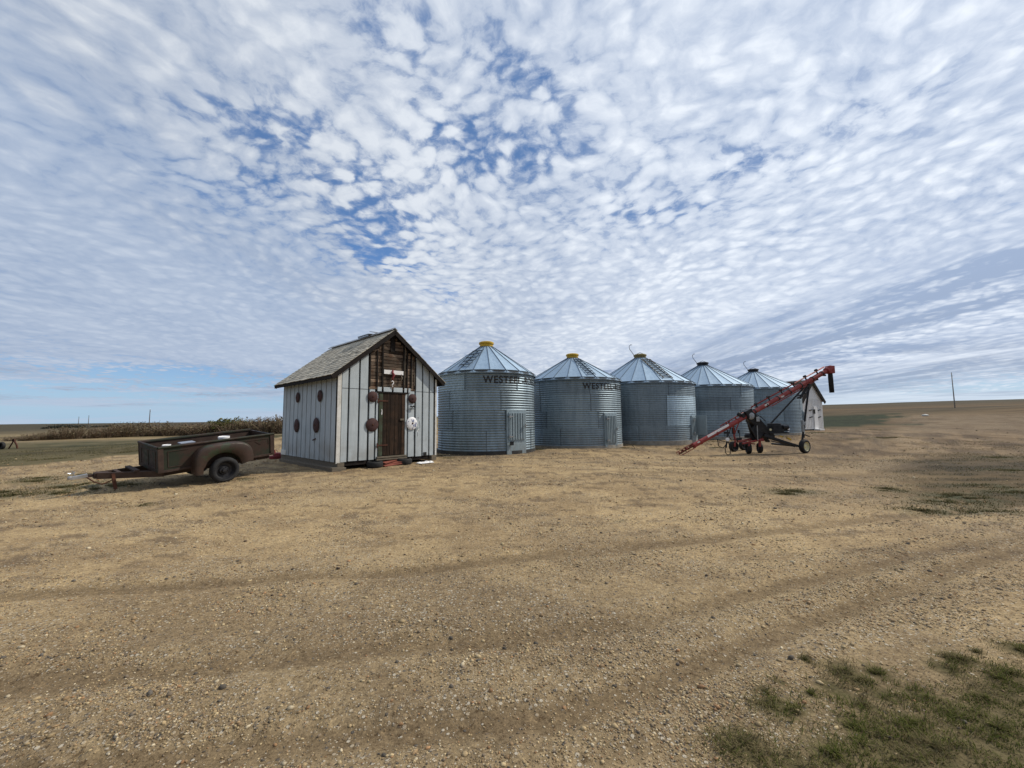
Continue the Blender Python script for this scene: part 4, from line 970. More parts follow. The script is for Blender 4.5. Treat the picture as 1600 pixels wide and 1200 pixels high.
    def pail(h, r_):
        def fn(o):
            m = MB(); m.lathe([(.005, .002), (r_*.86, .0), (r_, h-.03), (r_*1.04, h-.03), (r_*1.04, h)], 24); m.build('pail_body', 'bright_white', o, True, auto=35)
            m = MB(); m.lathe([(r_*1.07, h-.02), (r_*1.07, h+.015), (r_*.98, h+.02), (r_*.95, h+.008), (.004, h+.008)], 24); m.build('lid', 'bright_white', o, True, auto=35)
        return fn
    cargo('pail', 'white lidded pail in the front corner of the trailer box', 'pail', .93, .42, pail(.475, .075))
    def tub(o):
        m = MB(); m.box((0, 0, .235), (.26, .20, .44)); m.build('tub_body', 'grey_plastic', o, bevel=.03); m = MB(); m.box((0, 0, .46), (.29, .22, .03)); m.build('lid', 'grey_plastic', o, bevel=.012)
    cargo('plastic_tub', 'blue grey plastic tub in the trailer between the two white pails', 'tub', .50, .22, tub)
    cargo('pail', 'wide white pail in the middle of the trailer box', 'pail', -.22, .36, pail(.50, .115))
build_trailer()

# ------------------------------------------------------------------ grain auger
def build_auger():
    gw = G(1258, 708.5); g0 = G(1066, 712)
    Y0, Y1 = g0.y+.05, gw.y+.35
    def Yl(px): return Y0+(Y1-Y0)*(px-1063)/(1297-1063)
    def a(px, py, off=0): return W(px, py, Yl(px)+off)
    rt = root('grain_auger', 'long red grain auger on wheels reaching up in front of the far bins', 'auger', (gw.x, gw.y, gw.z))
    def bl(m, n, mat, par=None, **k): return m.build(n, mat, par or rt, world=True, **k)
    A = a(1064, 709.5); A.z = g0.z+.10; Bp = a(1296, 577); ax = (Bp-A).normalized(); L = (Bp-A).length
    upv = (Vector((0, 0, 1))-ax*ax.z).normalized(); sd = ax.cross(upv)
    def T(s, u=0, w=0): return A+ax*s*L+upv*u+sd*w
    m = MB(); m.tube([T(.075), T(.995)], .10, 18); tb = bl(m, 'tube', 'red_paint', smooth=True, auto=40)
    # clamp bands along the tube
    for s in (.12, .22, .30, .36, .47, .55, .63, .71, .79, .87, .94):
        m = MB(); m.tube([T(s), T(s+.006)], .115, 18); bl(m, 'clamp_band', 'red_paint' if s < .45 else 'black_paint', tb)
    m = MB()
    for k, s in enumerate((.17, .19, .21)): m.tube([T(s), T(s+.02)], .102, 18)
    m.v = []; m.f = []; m.t = []
    m.bar(T(.165, .06, .085), T(.30, .06, .085), .02, .10, upv); bl(m, 'decal', 'bright_white', tb)
    m = MB()
    m.bar(T(.535, .03, .098), T(.56, .03, .098), .01, .07, upv); m.bar(T(.645, .0, .1), T(.665, 0, .1), .01, .05, upv); m.bar(T(.10, .05, .09), T(.115, .05, .09), .01, .06, upv); bl(m, 'decal', 'white_paint', tb)
    # intake: flighting in a cage
    m = MB(); m.tube([T(-.012), T(.08)], .03, 8)
    n = 40; vs = []; fs = []
    for i in range(n+1):
        t = i/n; an = t*3.2*2*math.pi; p = T(-.01+.08*t)
        d = upv*math.cos(an)+sd*math.sin(an); vs += [p+d*.03, p+d*.095]
    for i in range(n): fs.append((2*i, 2*i+1, 2*i+3, 2*i+2))
    m._add(vs, fs); bl(m, 'screw', 'rust')
    m = MB()
    for k in range(6):
        an = k*math.pi/3; d = upv*math.cos(an)*.115+sd*math.sin(an)*.115; m.tube([T(-.015)+d, T(.085)+d], .009, 5)
    for s in (-.015, .035, .08): m.tube([T(s)+(upv*math.cos(t)+sd*math.sin(t))*.115 for t in [k*2*math.pi/16 for k in range(17)]], .010, 5)
    bl(m, 'intake_cage', 'red_paint')
    # head and spout
    m = MB(); c = T(1.0); m.tube([T(.975), T(1.015)], .15, 14); m.box(T(1.002, -.03), (.26, .26, .34)); bl(m, 'discharge_head', 'red_paint', bevel=.02)
    m = MB(); p = T(1.0)+Vector((.02, 0, -.12)); m.tube([p, p+Vector((0, 0, -.25)), p+Vector((.01, 0, -.93))], [.085, .095, .092], 14, caps=False); m.tube([p+Vector((0, 0, -.0)), p+Vector((0, 0, -.05))], .105, 14)
    sp = bl(m, 'spout', 'rubber', smooth=True); md = sp.modifiers.new('s', 'SOLIDIFY'); md.thickness = .008
    # drive shaft rail above the tube with its brackets
    m = MB(); m.tube([T(.47, .23), T(.975, .21)], .030, 8); m.tube([T(.26, .17), T(.47, .20)], .022, 8); bl(m, 'drive_shaft', 'red_paint', smooth=True)
    for s in (.50, .585, .67, .755, .84, .92):
        m = MB(); m.bar(T(s, .06), T(s, .29), .05, .035); m.tube([T(s-.006, .26), T(s+.006, .26)], .055, 8); bl(m, 'shaft_bracket', 'black_paint')
    for s in (.30, .36, .42):
        m = MB(); m.bar(T(s, .06), T(s, .22), .05, .03); bl(m, 'shaft_bracket', 'red_paint')
    m = MB(); m.bar(T(.58, -.16), T(.90, -.13), .03, .04); m.bar(T(.58, -.16), T(.56, -.08), .03, .03); m.bar(T(.90, -.13), T(.91, -.08), .03, .03); m.bar(T(.74, -.15), T(.74, -.08), .03, .03)
    bl(m, 'lift_track', 'red_paint')
    for s, u in ((.955, -.13), (.90, -.12), (.79, -.13)): m = MB(); m.box(T(s, u), (.10, .06, .07)); bl(m, 'track_stop', 'black_paint')
    # gearbox, belt guard, engine
    m = MB(); rm = Matrix((ax, sd, upv)).transposed(); g = T(.435, .06); m.box(g, (.34, .30, .34), rm); m.box(T(.40, .10), (.16, .2, .2), rm); bl(m, 'gearbox', 'black_paint', bevel=.02)
    m = MB(); m.lathe([(.09, -.02), (.09, .03), (.06, .05), (.005, .05)], 14, axis_to(T(.385, .22, .02), sd)); bl(m, 'chain_sprocket', 'black_paint')
    P1 = a(1174, 650, -.16); P2 = a(1207, 682, -.16)
    def guard(P1, P2, r1, r2, th):
        d = (P2-P1).normalized(); nrm = Vector((0, -1, 0)); u = d.cross(nrm).normalized(); pts = []
        for k in range(13): t = math.pi*k/12; pts.append(P1+(u*math.cos(t)-d*math.sin(t))*r1)
        for k in range(13): t = math.pi*k/12; pts.append(P2+(-u*math.cos(t)+d*math.sin(t))*r2)
        m = MB(); m.poly(pts, Vector((0, th, 0))); return m
    bl(guard(P1, P2, .21, .12, .16), 'belt_guard', 'black_paint', bevel=.02)
    m = MB(); m.lathe([(.14, 0), (.15, .02), (.10, .035), (.03, .03), (.005, .05)], 20, axis_to(P1+Vector((-.03, -.01, 0)), (0, -1, 0))); bl(m, 'pulley', 'steel', smooth=True, auto=40)
    m = MB(); m.box(a(1184, 655, -.2), (.14, .05, .2)); bl(m, 'inspection_plate', 'steel', bevel=.01)
    # engine deck
    E = a(1212, 671); m = MB(); m.box(E+Vector((0, 0, -.14)), (.85, .5, .06)); m.box(E+Vector((-.35, 0, -.05)), (.3, .4, .12)); bl(m, 'engine_deck', 'black_paint', bevel=.01)
    m = MB(); m.box(E+Vector((.0, 0, .04)), (.46, .42, .30)); m.box(E+Vector((-.15, -.05, .17)), (.30, .3, .18)); m.lathe([(.17, -.02), (.17, .08), (.12, .1), (.005, .1)], 18, axis_to(E+Vector((.05, 0, .17)), (0, 0, 1)))
    for k in range(6): m.box(E+Vector((-.28+.012, -.02, -.08+.05*k)), (.09, .34, .018))
    en = bl(m, 'engine', 'black_paint', bevel=.014)
    m = MB(); m.tube([E+Vector((.18, -.2, .1)), E+Vector((.42, -.2, .1))], .08, 12); m.box(E+Vector((.36, 0, .06)), (.24, .30, .26)); bl(m, 'muffler', 'black_paint', en, bevel=.01)
    m = MB(); m.lathe([(.055, 0), (.055, .03), (.005, .03)], 14, axis_to(E+Vector((.44, -.16, .02)), (.5, -1, 0))); m.box(E+Vector((.40, -.22, -.10)), (.07, .02, .05)); bl(m, 'lamp', 'bright_white', en)
    m = MB(); m.lathe([(.05, 0), (.05, .02), (.005, .02)], 12, axis_to(E+Vector((-.42, -.3, .0)), (0, -1, 0))); bl(m, 'filler_cap', 'cream_rim', en)
    # shroud of belts and plates down from the gearbox
    m = MB(); m.bar(a(1168, 655), a(1200, 690), .22, .07); m.bar(a(1173, 662, .1), a(1181, 690, .1), .08, .3); m.bar(a(1180, 670), a(1196, 674), .25, .2); m.bar(a(1176, 668, -.1), a(1190, 682, -.1), .05, .30)
    m.bar(a(1166, 657, -.15), a(1184, 688, -.15), .05, .06); bl(m, 'under_frame', 'black_paint', bevel=.008)
    m = MB(); m.tube([a(1183, 665, -.2), a(1184, 688, -.2)], .022, 6); bl(m, 'hydraulic_ram', 'steel')
    # long frame arm to the wheel
    hub = Vector((gw.x, gw.y, gw.z+.30))
    m = MB(); m.bar(a(1193, 680, -.15), hub+Vector((-.35, -.05, .02)), .10, .10); m.bar(a(1190, 676, .5), hub+Vector((-.25, .9, .05)), .08, .08); m.bar(a(1199, 684, -.1), a(1232, 694, -.1), .14, .05)
    m.bar(a(1205, 689, -.15), a(1242, 698, -.15), .04, .04)
    bl(m, 'frame_arm', 'black_paint', bevel=.01)
    m = MB(); m.bar(a(1229, 684, -.2), a(1236, 687, -.2), .04, .07); m.bar(a(1218, 681, -.2), a(1223, 683, -.2), .03, .04); bl(m, 'warning_decal', 'yellow_paint')
    m = MB(); m.tube([hub+Vector((-.25, -.02, 0)), hub+Vector((-.12, .0, 0))], .06, 10); m.tube([hub+Vector((-.2, 0, 0)), hub+Vector((-.22, 1.9, .0))], .045, 8); bl(m, 'axle', 'black_paint')
    # wheel posts
    topp = T(.845, -.12); m = MB(); m.tube([hub+Vector((-.12, .02, .0)), topp], .042, 8); bl(m, 'support_post', 'black_paint')
    m = MB(); m.tube([a(1204, 662, .25), topp+Vector((-.02, .1, 0))], .038, 8); bl(m, 'support_post', 'black_paint')
    m = MB(); q = a(1250, 622); m.tube([q, topp], .05, 8); m.bar(q+Vector((-.12, 0, -.0)), q+Vector((.14, 0, .10)), .05, .06); m.bar(a(1246, 619), a(1262, 613), .04, .05); bl(m, 'lift_carriage', 'black_paint')
    m = MB(); h2 = a(1254, 664, -.08); m.tube([h2+Vector((0, 0, -.30)), h2+Vector((0, 0, .20))], .06, 10); m.box(h2+Vector((.02, -.03, .06)), (.14, .12, .16)); bl(m, 'hand_winch', 'steel', bevel=.01)
    m = MB(); m.tube([h2+Vector((0, 0, -.3)), h2+Vector((.02, 0, -.55))], .04, 8); m.bar(h2+Vector((.02, -.02, -.42)), h2+Vector((.25, -.02, -.5)), .04, .04); bl(m, 'winch_handle', 'black_paint')
    def wheel(c, axis, R_, w_, rim, nm='wheel'):
        m = MB(); tyre(m, c, axis, R_, w_); t = bl(m, nm, 'rubber', smooth=True)
        m = MB(); ax_ = Vector(axis).normalized(); k = R_/.3; pr = [(.19*k, w_*.42), (.195*k, w_*.46), (.18*k, w_*.2), (.15*k, w_*.12), (.09*k, w_*.1), (.06*k, w_*.3), (.005, w_*.32)]; m.lathe(pr, 24, axis_to(c, axis)); m.lathe(pr, 24, axis_to(c, -ax_)); bl(m, 'rim', rim, t, smooth=True, auto=40)
    wheel(hub, (.42, -.91, 0), .30, .20, 'cream_rim')
    # mover with four small drive wheels
    for px, py, r_, axs in ((1147, 705, .24, (.35, -1, 0)), (1162, 702.5, .24, (.4, -1, 0)), (1170, 708, .24, (1, -.25, 0)), (1187.5, 706.5, .22, (1, -.25, 0))):
        g = G(px, py+1); wheel(Vector((g.x, g.y, g.z+r_)), axs, r_, .17, 'wheel_dark', 'mover_wheel')
    m = MB(); q = lambda px, py, o=0: a(px, py, o)
    m.bar(q(1152, 690, .2), q(1196, 682, .2), .08, .09); m.bar(q(1160, 693, -.1), q(1192, 686, -.1), .07, .07); m.bar(q(1170, 697, 0), q(1172, 687, 0), .06, .06, (1, 0, 0)); m.bar(q(1187, 698, .0), q(1187, 686, .0), .08, .08, (1, 0, 0))
    m.bar(q(1183, 688, .0), q(1190, 688, .0), .3, .06); m.bar(q(1148, 698, .2), q(1149, 684, .2), .06, .06, (1, 0, 0)); m.bar(q(1146, 674, .2), q(1149, 690, .2), .05, .07, (1, 0, 0)); m.bar(q(1155, 689, .5), q(1180, 694, .1), .05, .05)
    bl(m, 'mover_frame', 'red_paint', bevel=.008)
    m = MB(); m.lathe([(.22, 0), (.22, .12), (.15, .2), (.005, .22)], 16, axis_to(q(1172, 684, .3), (0, 0, 1))); m.box(q(1153, 686, .3), (.25, .2, .12)); bl(m, 'mover_motor', 'black_paint', bevel=.01)
    m = MB(); m.bar(q(1135, 672, .05), q(1140, 656, .05), .04, .04, (1, 0, 0)); m.box(q(1146, 673, .15), (.10, .08, .26)); m.box(q(1154, 674, .15), (.06, .06, .14)); m.bar(q(1144, 665, .1), q(1152, 668, .1), .03, .03); bl(m, 'valve_bank', 'black_paint')
    # jack leg, hoses
    m = MB(); t0 = q(1137, 672, -.05); g = G(1134, 712); m.tube([t0, q(1135, 700, -.05)], .022, 6); m.box(q(1136, 676, -.05), (.2, .1, .08)); bl(m, 'jack_leg', 'black_paint')
    m = MB(); m.lathe([(.075, 0), (.075, .02), (.005, .03)], 14, axis_to(q(1136.5, 686.5, -.12), (-.2, -1, .1))); bl(m, 'reflector', 'bright_white')
    for pts in ([(1136, 688), (1133, 700), (1134, 708), (1137, 711), (1141, 709), (1141, 701), (1138, 690)], [(1121, 686), (1123, 697), (1130, 700), (1138, 690)], [(1121, 687), (1136, 691), (1148, 691)], [(1142, 668), (1138, 680), (1143, 688), (1150, 686)], [(1196, 658), (1190, 652), (1183, 648), (1176, 645)], [(1155, 675), (1156, 684), (1151, 690)]):
        m = MB(); m.tube([q(x, y, -.1) for x, y in pts], .016, 6); bl(m, 'hose', 'rubber', smooth=True)
    m = MB(); m.bar(T(.33, -.05), q(1147, 676, .1), .05, .05); m.bar(T(.37, -.05), q(1148, 678, .1), .04, .04); bl(m, 'mover_link', 'red_paint')
build_auger()

# ------------------------------------------------------------------ white shed at the far end
def white_shed():
    Wd = 3.2; ge = Vector((.90, .43)).normalized(); lc = Vector((26.5, 37.5)); z = Hs(*lc)+.12; ang = math.atan2(ge.y, ge.x); Hh, Rs, D = 2.75, 1.75, 5.0
    rt = root('white_shed', 'white painted shed with a steep dark roof behind the end of the auger', 'shed', (lc.x, lc.y, z), (0, 0, ang))
    m = MB(); m.poly([(0, 0, 0), (Wd, 0, 0), (Wd, 0, Hh), (Wd/2, 0, Hh+Rs), (0, 0, Hh)], (0, .1, 0)); m.poly([(0, D-.1, 0), (Wd, D-.1, 0), (Wd, D-.1, Hh), (Wd/2, D-.1, Hh+Rs), (0, D-.1, Hh)], (0, .1, 0))
    m.box((.05, D/2, Hh/2), (.1, D-.21, Hh)); m.box((Wd-.05, D/2, Hh/2), (.1, D-.21, Hh)); m.build('wall', 'bright_white', rt)
    m = MB()
    for k in range(14):
        x = .1+k*.23; m.box((x, -.012, (Hh if k in (0, 13) else Hh+.1)/2), (.012, .02, Hh))
    m.build('wall_batten', 'white_paint', rt)
    sl = Rs/(Wd/2); ov = .22
    for s in (0, 1):
        def rp(t, y, n): x = -ov+t*(Wd/2+ov); zz = Hh-ov*sl+t*(Wd/2+ov)*sl+n; return Vector((x if s == 0 else Wd-x, y, zz))
        m = MB(); v = [rp(0, -.15, .02), rp(1, -.15, .02), rp(1, D+.15, .02), rp(0, D+.15, .02), rp(0, -.15, .10), rp(1, -.15, .10), rp(1, D+.15, .10), rp(0, D+.15, .10)]
        m._add(v, [(0, 1, 2, 3), (7, 6, 5, 4), (0, 4, 5, 1), (1, 5, 6, 2), (2, 6, 7, 3), (3, 7, 4, 0)]); m.build('roof', 'old_wood', rt)
        m = MB(); q = rp(0, 0, 0); w_ = rp(1, 0, 0); m.bar((q.x, -.17, q.z-.08), (w_.x, -.17, w_.z-.08), .04, .30); m.build('rake_board', 'rake_wood', rt)
    m = MB(); m.box((1.95, -.03, 1.05), (.68, .05, 2.1)); d = m.build('door', 'bright_white', rt, bevel=.01)
    m = MB(); m.box((1.72, -.065, 1.62), (.30, .02, .42)); m.build('window', 'dark_gap', d)
    m = MB(); m.box((1.66, -.03, 1.05), (.03, .07, 2.1)); m.build('door_edge', 'dark_gap', d)
    for x in (1.2, 2.55):
        for z_ in (1.1, 1.75): m = MB(); m.bar((x-.25, -.04, z_-.04), (x+.25, -.04, z_+.04), .03, .08); m.build('strap_hinge', 'rake_wood', rt)
    m = MB(); m.box((1.9, -.3, -.05), (.7, .5, .12)); m.build('door_step', 'bright_white', rt)
    m = MB(); m.box((Wd/2, D/2, -.12), (Wd-.1, D, .22)); m.build('skid', 'rake_wood', rt)
white_shed()

# ------------------------------------------------------------------ poles, hedge, far things
def pole(px, pyb, pyt, Y, label, mat, r=.12, arm=True, zoff=0):
    b = W(px, pyb, Y); b.z = Hs(b.x, b.y); t = W(px, pyt, Y); h = t.z-b.z
    rt = root('utility_pole', label, 'pole', b, group='wooden utility poles out in the fields')
    m = MB(); m.tube([(0, 0, -.5), (0, 0, h*.5), (0, 0, h)], [r, r*.85, r*.65], 10); m.build('shaft', mat, rt, True)
    m = MB(); m.tube([(0, 0, h), (0, 0, h+.12), (0, 0, h+.22)], [.05, .06, .02], 8); m.tube([(r*.8, 0, h-.9), (r+.02, 0, h-.5)], .03, 6); m.build('insulator', 'steel', rt)
pole(1493, 646, 583, 92, 'bare grey pole standing on the rising field at the right', 'pole_near', .11)
pole(232.5, 672, 640, 150, 'dark pole behind the hedge, nearest of the left poles', 'pole_wood', .16)
pole(137.5, 668, 649, 240, 'thin distant pole behind the hedge, right one of the far pair', 'pole_wood', .16)
pole(122, 668, 651, 262, 'thin distant pole behind the hedge, left one of the far pair', 'pole_wood', .16)

def shrub_mesh(seed, w, h, leaf, lm):
    rr = random.Random(seed); m = MB(); lv = MB()
    for k in range(58):
        a = rr.uniform(0, 6.283); q = rr.uniform(0, .35)*w; b = Vector((math.cos(a)*q, math.sin(a)*q, -.05)); a2 = a+rr.uniform(-.5, .5); ln = h*rr.uniform(.55, 1.05); sp = rr.uniform(.05, .62)*w
        t = b+Vector((math.cos(a2)*sp, math.sin(a2)*sp, ln)); md = b.lerp(t, .5)+Vector((rr.uniform(-.06, .06), rr.uniform(-.06, .06), ln*.06))
        m.tube([b, md, t], [.016, .011, .004], 3, caps=False)
        for j in range(7):
            u = rr.uniform(.15, .98); p = b.lerp(md, u*2) if u < .5 else md.lerp(t, u*2-1); d = Vector((rr.uniform(-1, 1), rr.uniform(-1, 1), rr.uniform(.2, 1.1))).normalized()*rr.uniform(.15, .42)*h*.5
            m.tube([p, p+d], [.008, .003], 3, caps=False)
            for _ in range(leaf if leaf > 3 or rr.random() < .5 else 0):
                c = p+d*rr.uniform(.2, 1.1)+Vector((rr.uniform(-.06, .06),)*3); s = rr.uniform(.02, .045); x = Vector((rr.uniform(-1, 1), rr.uniform(-1, 1), rr.uniform(-1, 1))).normalized()*s; y = x.cross(Vector((rr.uniform(-1, 1), rr.uniform(-1, 1), .5))).normalized()*s
                lv._add([c-x-y*.6, c+x-y*.6, c+x*.3+y, c-x*.4+y], [(0, 1, 2, 3)])
    return m, lv
def hedge():
    protos = []
    for k in range(5):
        lm = 'dry_leaf'; a, b = shrub_mesh(20+k, 1.1, 1.0, 1, lm); rt = root('hedge_shrub', 'bare brown shrub in the long hedge row behind the trailer', 'shrub', (0, 0, 0), group='bare shrubs of the hedge row')
        a.build('stems', 'twig', rt); b.build('leaves', lm, rt); protos.append(rt)
    a, b = shrub_mesh(40, 1.2, 1.0, 16, 'autumn_leaf'); yl = root('hedge_shrub', 'fuller yellow green shrub rising from the hedge row above the trailer', 'shrub'); a.build('stems', 'twig', yl); b.build('leaves', 'autumn_leaf', yl)
    pts = [(20, 689, .55), (34, 689, .6), (46, 688.5, .7), (58, 688, .9), (68, 687.5, 1.15), (80, 687, 1.3), (92, 687, 1.35), (104, 686.5, 1.4), (117, 686, 1.45), (130, 685.5, 1.45), (143, 685, 1.5), (156, 684.5, 1.55), (168, 684, 1.6), (180, 683.5, 1.85), (192, 683, 1.9), (204, 682.5, 1.85), (214, 682, 1.95), (226, 682, .9), (243, 681.5, 1.5), (254, 681, 1.85),
           (264, 681, 2.05), (274, 680.5, 2.1), (284, 680.5, 1.6), (304, 680, 1.8), (312, 680, 2.15), (322, 679.5, 2.15), (333, 679.5, 2.0), (343, 679, 2.2), (364, 679, 2.3), (375, 678.5, 2.15), (386, 678.5, 2.2), (397, 678, 2.3), (408, 678, 2.3), (419, 678, 2.4), (430, 677.5, 2.45), (441, 677, 2.5), (452, 677, 2.5)]
    pts = [p for p in pts]
    rr = random.Random(9)
    for i, (px, py, h) in enumerate(pts):
        o = protos[i] if i < 5 else copy_tree(protos[rr.randrange(5)]); g = G(px, py); s = h; s = h*rr.uniform(.55, .95); w_ = rr.uniform(.95, 1.35)*max(1.0, 1.9/max(h, .9)*.75)*h
        o.matrix_basis = Matrix.Translation((g.x, g.y+rr.uniform(-.5, .5), g.z)) @ Matrix.Rotation(rr.uniform(0, 6.28), 4, 'Z') @ Matrix.Diagonal((w_, w_, s, 1))
    g = G(353, 679); yl.matrix_basis = Matrix.Translation(g) @ Matrix.Diagonal((2.3, 2.3, 2.0, 1))
hedge()
def far_bits():
    g = G(20, 701); rt = root('field_marker', 'small brown A-shaped iron frame on the lawn at far left', 'iron frame', g, (0, 0, .3))
    m = MB(); m.tube([(-.20, 0, 0), (-.05, 0, .35), (0, 0, .52)], .035, 8); m.build('leg', 'rust', rt); m = MB(); m.tube([(.22, .0, 0), (.16, 0, .25), (.03, 0, .5)], .045, 8); m.build('leg', 'rust', rt)
    m = MB(); m.lathe([(.07, -.05), (.07, .05), (.01, .05)], 12, axis_to((0, 0, .53), (0, 1, 0))); m.build('pivot', 'rust', rt)
    g = G(2, 702); rt = root('old_tyre', 'black tyre standing at the left edge of the lawn', 'tyre', g); m = MB(); tyre(m, (0, 0, .22), (.2, 1, 0), .23, .16); m.build('tread', 'rubber', rt, True); m = MB(); m.lathe([(.14, -.04), (.14, .04), (.005, .04)], 20, axis_to((0, 0, .22), (.2, 1, 0))); m.build('rim', 'wheel_dark', rt)
    g = W(1446, 653.5, 70); rt = root('white_sack', 'small pale sack lying at the far edge of the yard', 'sack', (g.x, g.y, Hs(g.x, g.y)))
    m = MB(); m.lathe([(.005, 0), (.35, .02), (.42, .15), (.30, .30), (.08, .36)], 14, Matrix.Diagonal((1.4, .8, .8, 1))); m.build('sack_body', 'white_paint', rt, True); m = MB(); m.lathe([(.06, .27), (.09, .33), (.02, .36)], 10); m.build('tied_neck', 'white_paint', rt, True)
    # far wooded farmyard on the left skyline and a few scattered dark bushes
    lv = MB(); rr = random.Random(4)
    for px, w_, h in ((78, 4, 3), (84, 5, 4), (93, 7, 5), (99, 8, 5), (108, 6, 5), (116, 4, 3), (127, 5, 4), (70, 3, 2), (150, 5, 2.5), (163, 5, 2.5), (175, 4, 2.5)):
        d = ray(px, 667.5); Y = 560; x, y = d.x*Y, Y; z = Hs(x, y)
        for k in range(420):
            u = Vector((rr.gauss(0, .4), rr.gauss(0, .4), abs(rr.gauss(.2, .38)))); c = Vector((x+u.x*w_*1.6, y+u.y*w_, z+min(u.z, 1.1)*h)); s = .35
            a = Vector((rr.uniform(-1, 1), rr.uniform(-1, 1), rr.uniform(-1, 1))).normalized()*s; b = a.cross(Vector((rr.uniform(-1, 1), rr.uniform(-1, 1), .3))).normalized()*s
            lv._add([c-a-b, c+a-b, c+a+b, c-a+b], [(0, 1, 2, 3)])
    o = lv.build('far_woods', 'far_foliage'); tag(o, 'dark far-off trees along the left skyline', None, None, 'stuff')
far_bits()

# ------------------------------------------------------------------ sky and sun
SUN_AZ_VEC = Vector((.96, .26)); SUN_EL = R(44)
def world():
    w = bpy.data.worlds.new('World'); scene.world = w; w.use_nodes = True; nt = NT(w.node_tree); w.node_tree.nodes.clear()
    sky = nt.new('ShaderNodeTexSky'); sky.sky_type = 'NISHITA'; sky.sun_disc = False; sky.sun_elevation = SUN_EL; sky.sun_rotation = math.atan2(SUN_AZ_VEC.x, SUN_AZ_VEC.y); sky.air_density = 1.2; sky.dust_density = .6; sky.ozone_density = 1.8
    d = nt.n.new('ShaderNodeTexCoord').outputs['Generated']; s = nt.new('ShaderNodeSeparateXYZ', i_0=d); X, Y, Z = s.outputs
    zz = nt.math('ADD', nt.math('MAXIMUM', Z, 0.0005), .035)
    u = nt.math('DIVIDE', X, zz); v = nt.math('DIVIDE', Y, zz)
    P = nt.new('ShaderNodeCombineXYZ', i_0=u, i_1=v).outputs[0]
    def warp(vec, sc, amt, det=2):
        n = nt.n.new('ShaderNodeTexNoise'); nt.put(n.inputs['Vector'], vec); n.inputs['Scale'].default_value = sc; n.inputs['Detail'].default_value = det
        q = nt.vmath('SUBTRACT', n.outputs['Color'], (.5, .5, .5)); return nt.vmath('ADD', vec, nt.vmath('MULTIPLY', q, (amt, amt, 0)))
    z2 = nt.math('ADD', nt.math('MAXIMUM', Z, 0.0), .11); P2 = nt.new('ShaderNodeCombineXYZ', i_0=nt.math('DIVIDE', X, z2), i_1=nt.math('DIVIDE', Y, z2)).outputs[0]
    Q = warp(warp(P2, 1.3, .30), 13.0, .060, 3)
    Q = nt.scl(Q, (1.0, .92, 1), rot=(0, 0, .3))
    cell = nt.vor(Q, 12.5, 'SMOOTH_F1'); cell2 = nt.vor(Q, 25.0, 'SMOOTH_F1')
    puff = nt.noise(Q, 18.0, 4, .65)
    cellv = nt.rng(cell, .62, .18); cellw = nt.rng(cell2, .66, .18)
    puffv = nt.math('ADD', nt.math('MULTIPLY', cellv, .48), nt.math('ADD', nt.math('MULTIPLY', cellw, .20), nt.math('MULTIPLY', nt.rng(puff, .3, .7), .32)))
    fz = nt.rng(Z, .012, .075); puffv = nt.math('ADD', .5, nt.math('MULTIPLY', nt.math('SUBTRACT', puffv, .5), fz))
    wisp = nt.noise(nt.scl(P, (1.5, .42, 1), rot=(0, 0, .12)), 1.5, 4, .55, .3)
    street = nt.noise(nt.scl(P, (1.0, .14, 1), (1.7, 0, 0), rot=(0, 0, .10)), 1.25, 4, .5)
    fs = nt.rng(Z, .0, .05); street = nt.math('ADD', .5, nt.math('MULTIPLY', nt.math('SUBTRACT', street, .5), fs)); wisp = nt.math('ADD', .5, nt.math('MULTIPLY', nt.math('SUBTRACT', wisp, .5), fs))
    big = nt.noise(nt.scl(P, (1, .7, 1), (3.2, 1.4, 0)), 1.3, 4, .55)
    big = nt.math('ADD', .5, nt.math('MULTIPLY', nt.math('SUBTRACT', big, .5), fs))
    def blob(cu, cv, ru, rv, rot=0.0):
        a = nt.math('SUBTRACT', u, cu); b = nt.math('SUBTRACT', v, cv); c_, s_ = math.cos(rot), math.sin(rot)
        x = nt.math('DIVIDE', nt.math('ADD', nt.math('MULTIPLY', a, c_), nt.math('MULTIPLY', b, s_)), ru); y = nt.math('DIVIDE', nt.math('SUBTRACT', nt.math('MULTIPLY', b, c_), nt.math('MULTIPLY', a, s_)), rv)
        r2 = nt.math('ADD', nt.math('MULTIPLY', x, x), nt.math('MULTIPLY', y, y)); return nt.math('POWER', 2.718, nt.math('MULTIPLY', r2, -1.0))
    hole = None
    for cu, cv, ru, rv, ro, am in ((-.62, 1.75, .22, .42, .0, 1.05), (-.72, 2.2, .22, .4, 0, 1.15), (.0, 1.38, .34, .16, .0, .85), (-.20, 1.28, .12, .16, 0, .9), (-.78, 1.23, .22, .13, .2, .95), (.10, 1.10, .22, .10, .6, .8), (-.28, .93, .10, .12, .3, .8), (.85, 1.45, .26, .12, .2, .75), (.62, 1.75, .30, .14, 0, .6), (-.9, 1.55, .30, .2, 0, .6), (-.45, 2.9, .3, .3, 0, .6), (1.15, 1.2, .16, .1, 0, .5), (-.05, 1.0, .08, .09, 0, .6)):
        h_ = nt.math('MULTIPLY', blob(cu, cv, ru, rv, ro), am); hole = h_ if hole is None else nt.math('MAXIMUM', hole, h_)
    hole = nt.math('ADD', hole, nt.math('MULTIPLY', blob(-.35, 1.60, 1.15, .85), .48))
    low_l = nt.math('MULTIPLY', nt.rng(nt.math('ADD', Z, nt.math('MULTIPLY', X, .10)), .085, .0), nt.rng(X, -.05, -.55))
    low_r = nt.math('MULTIPLY', nt.rng(Z, .10, .03), nt.rng(X, .50, .80))
    lown = nt.noise(nt.scl(d, (2.6, 2.6, 38)), 1.0, 5, .6, .3)
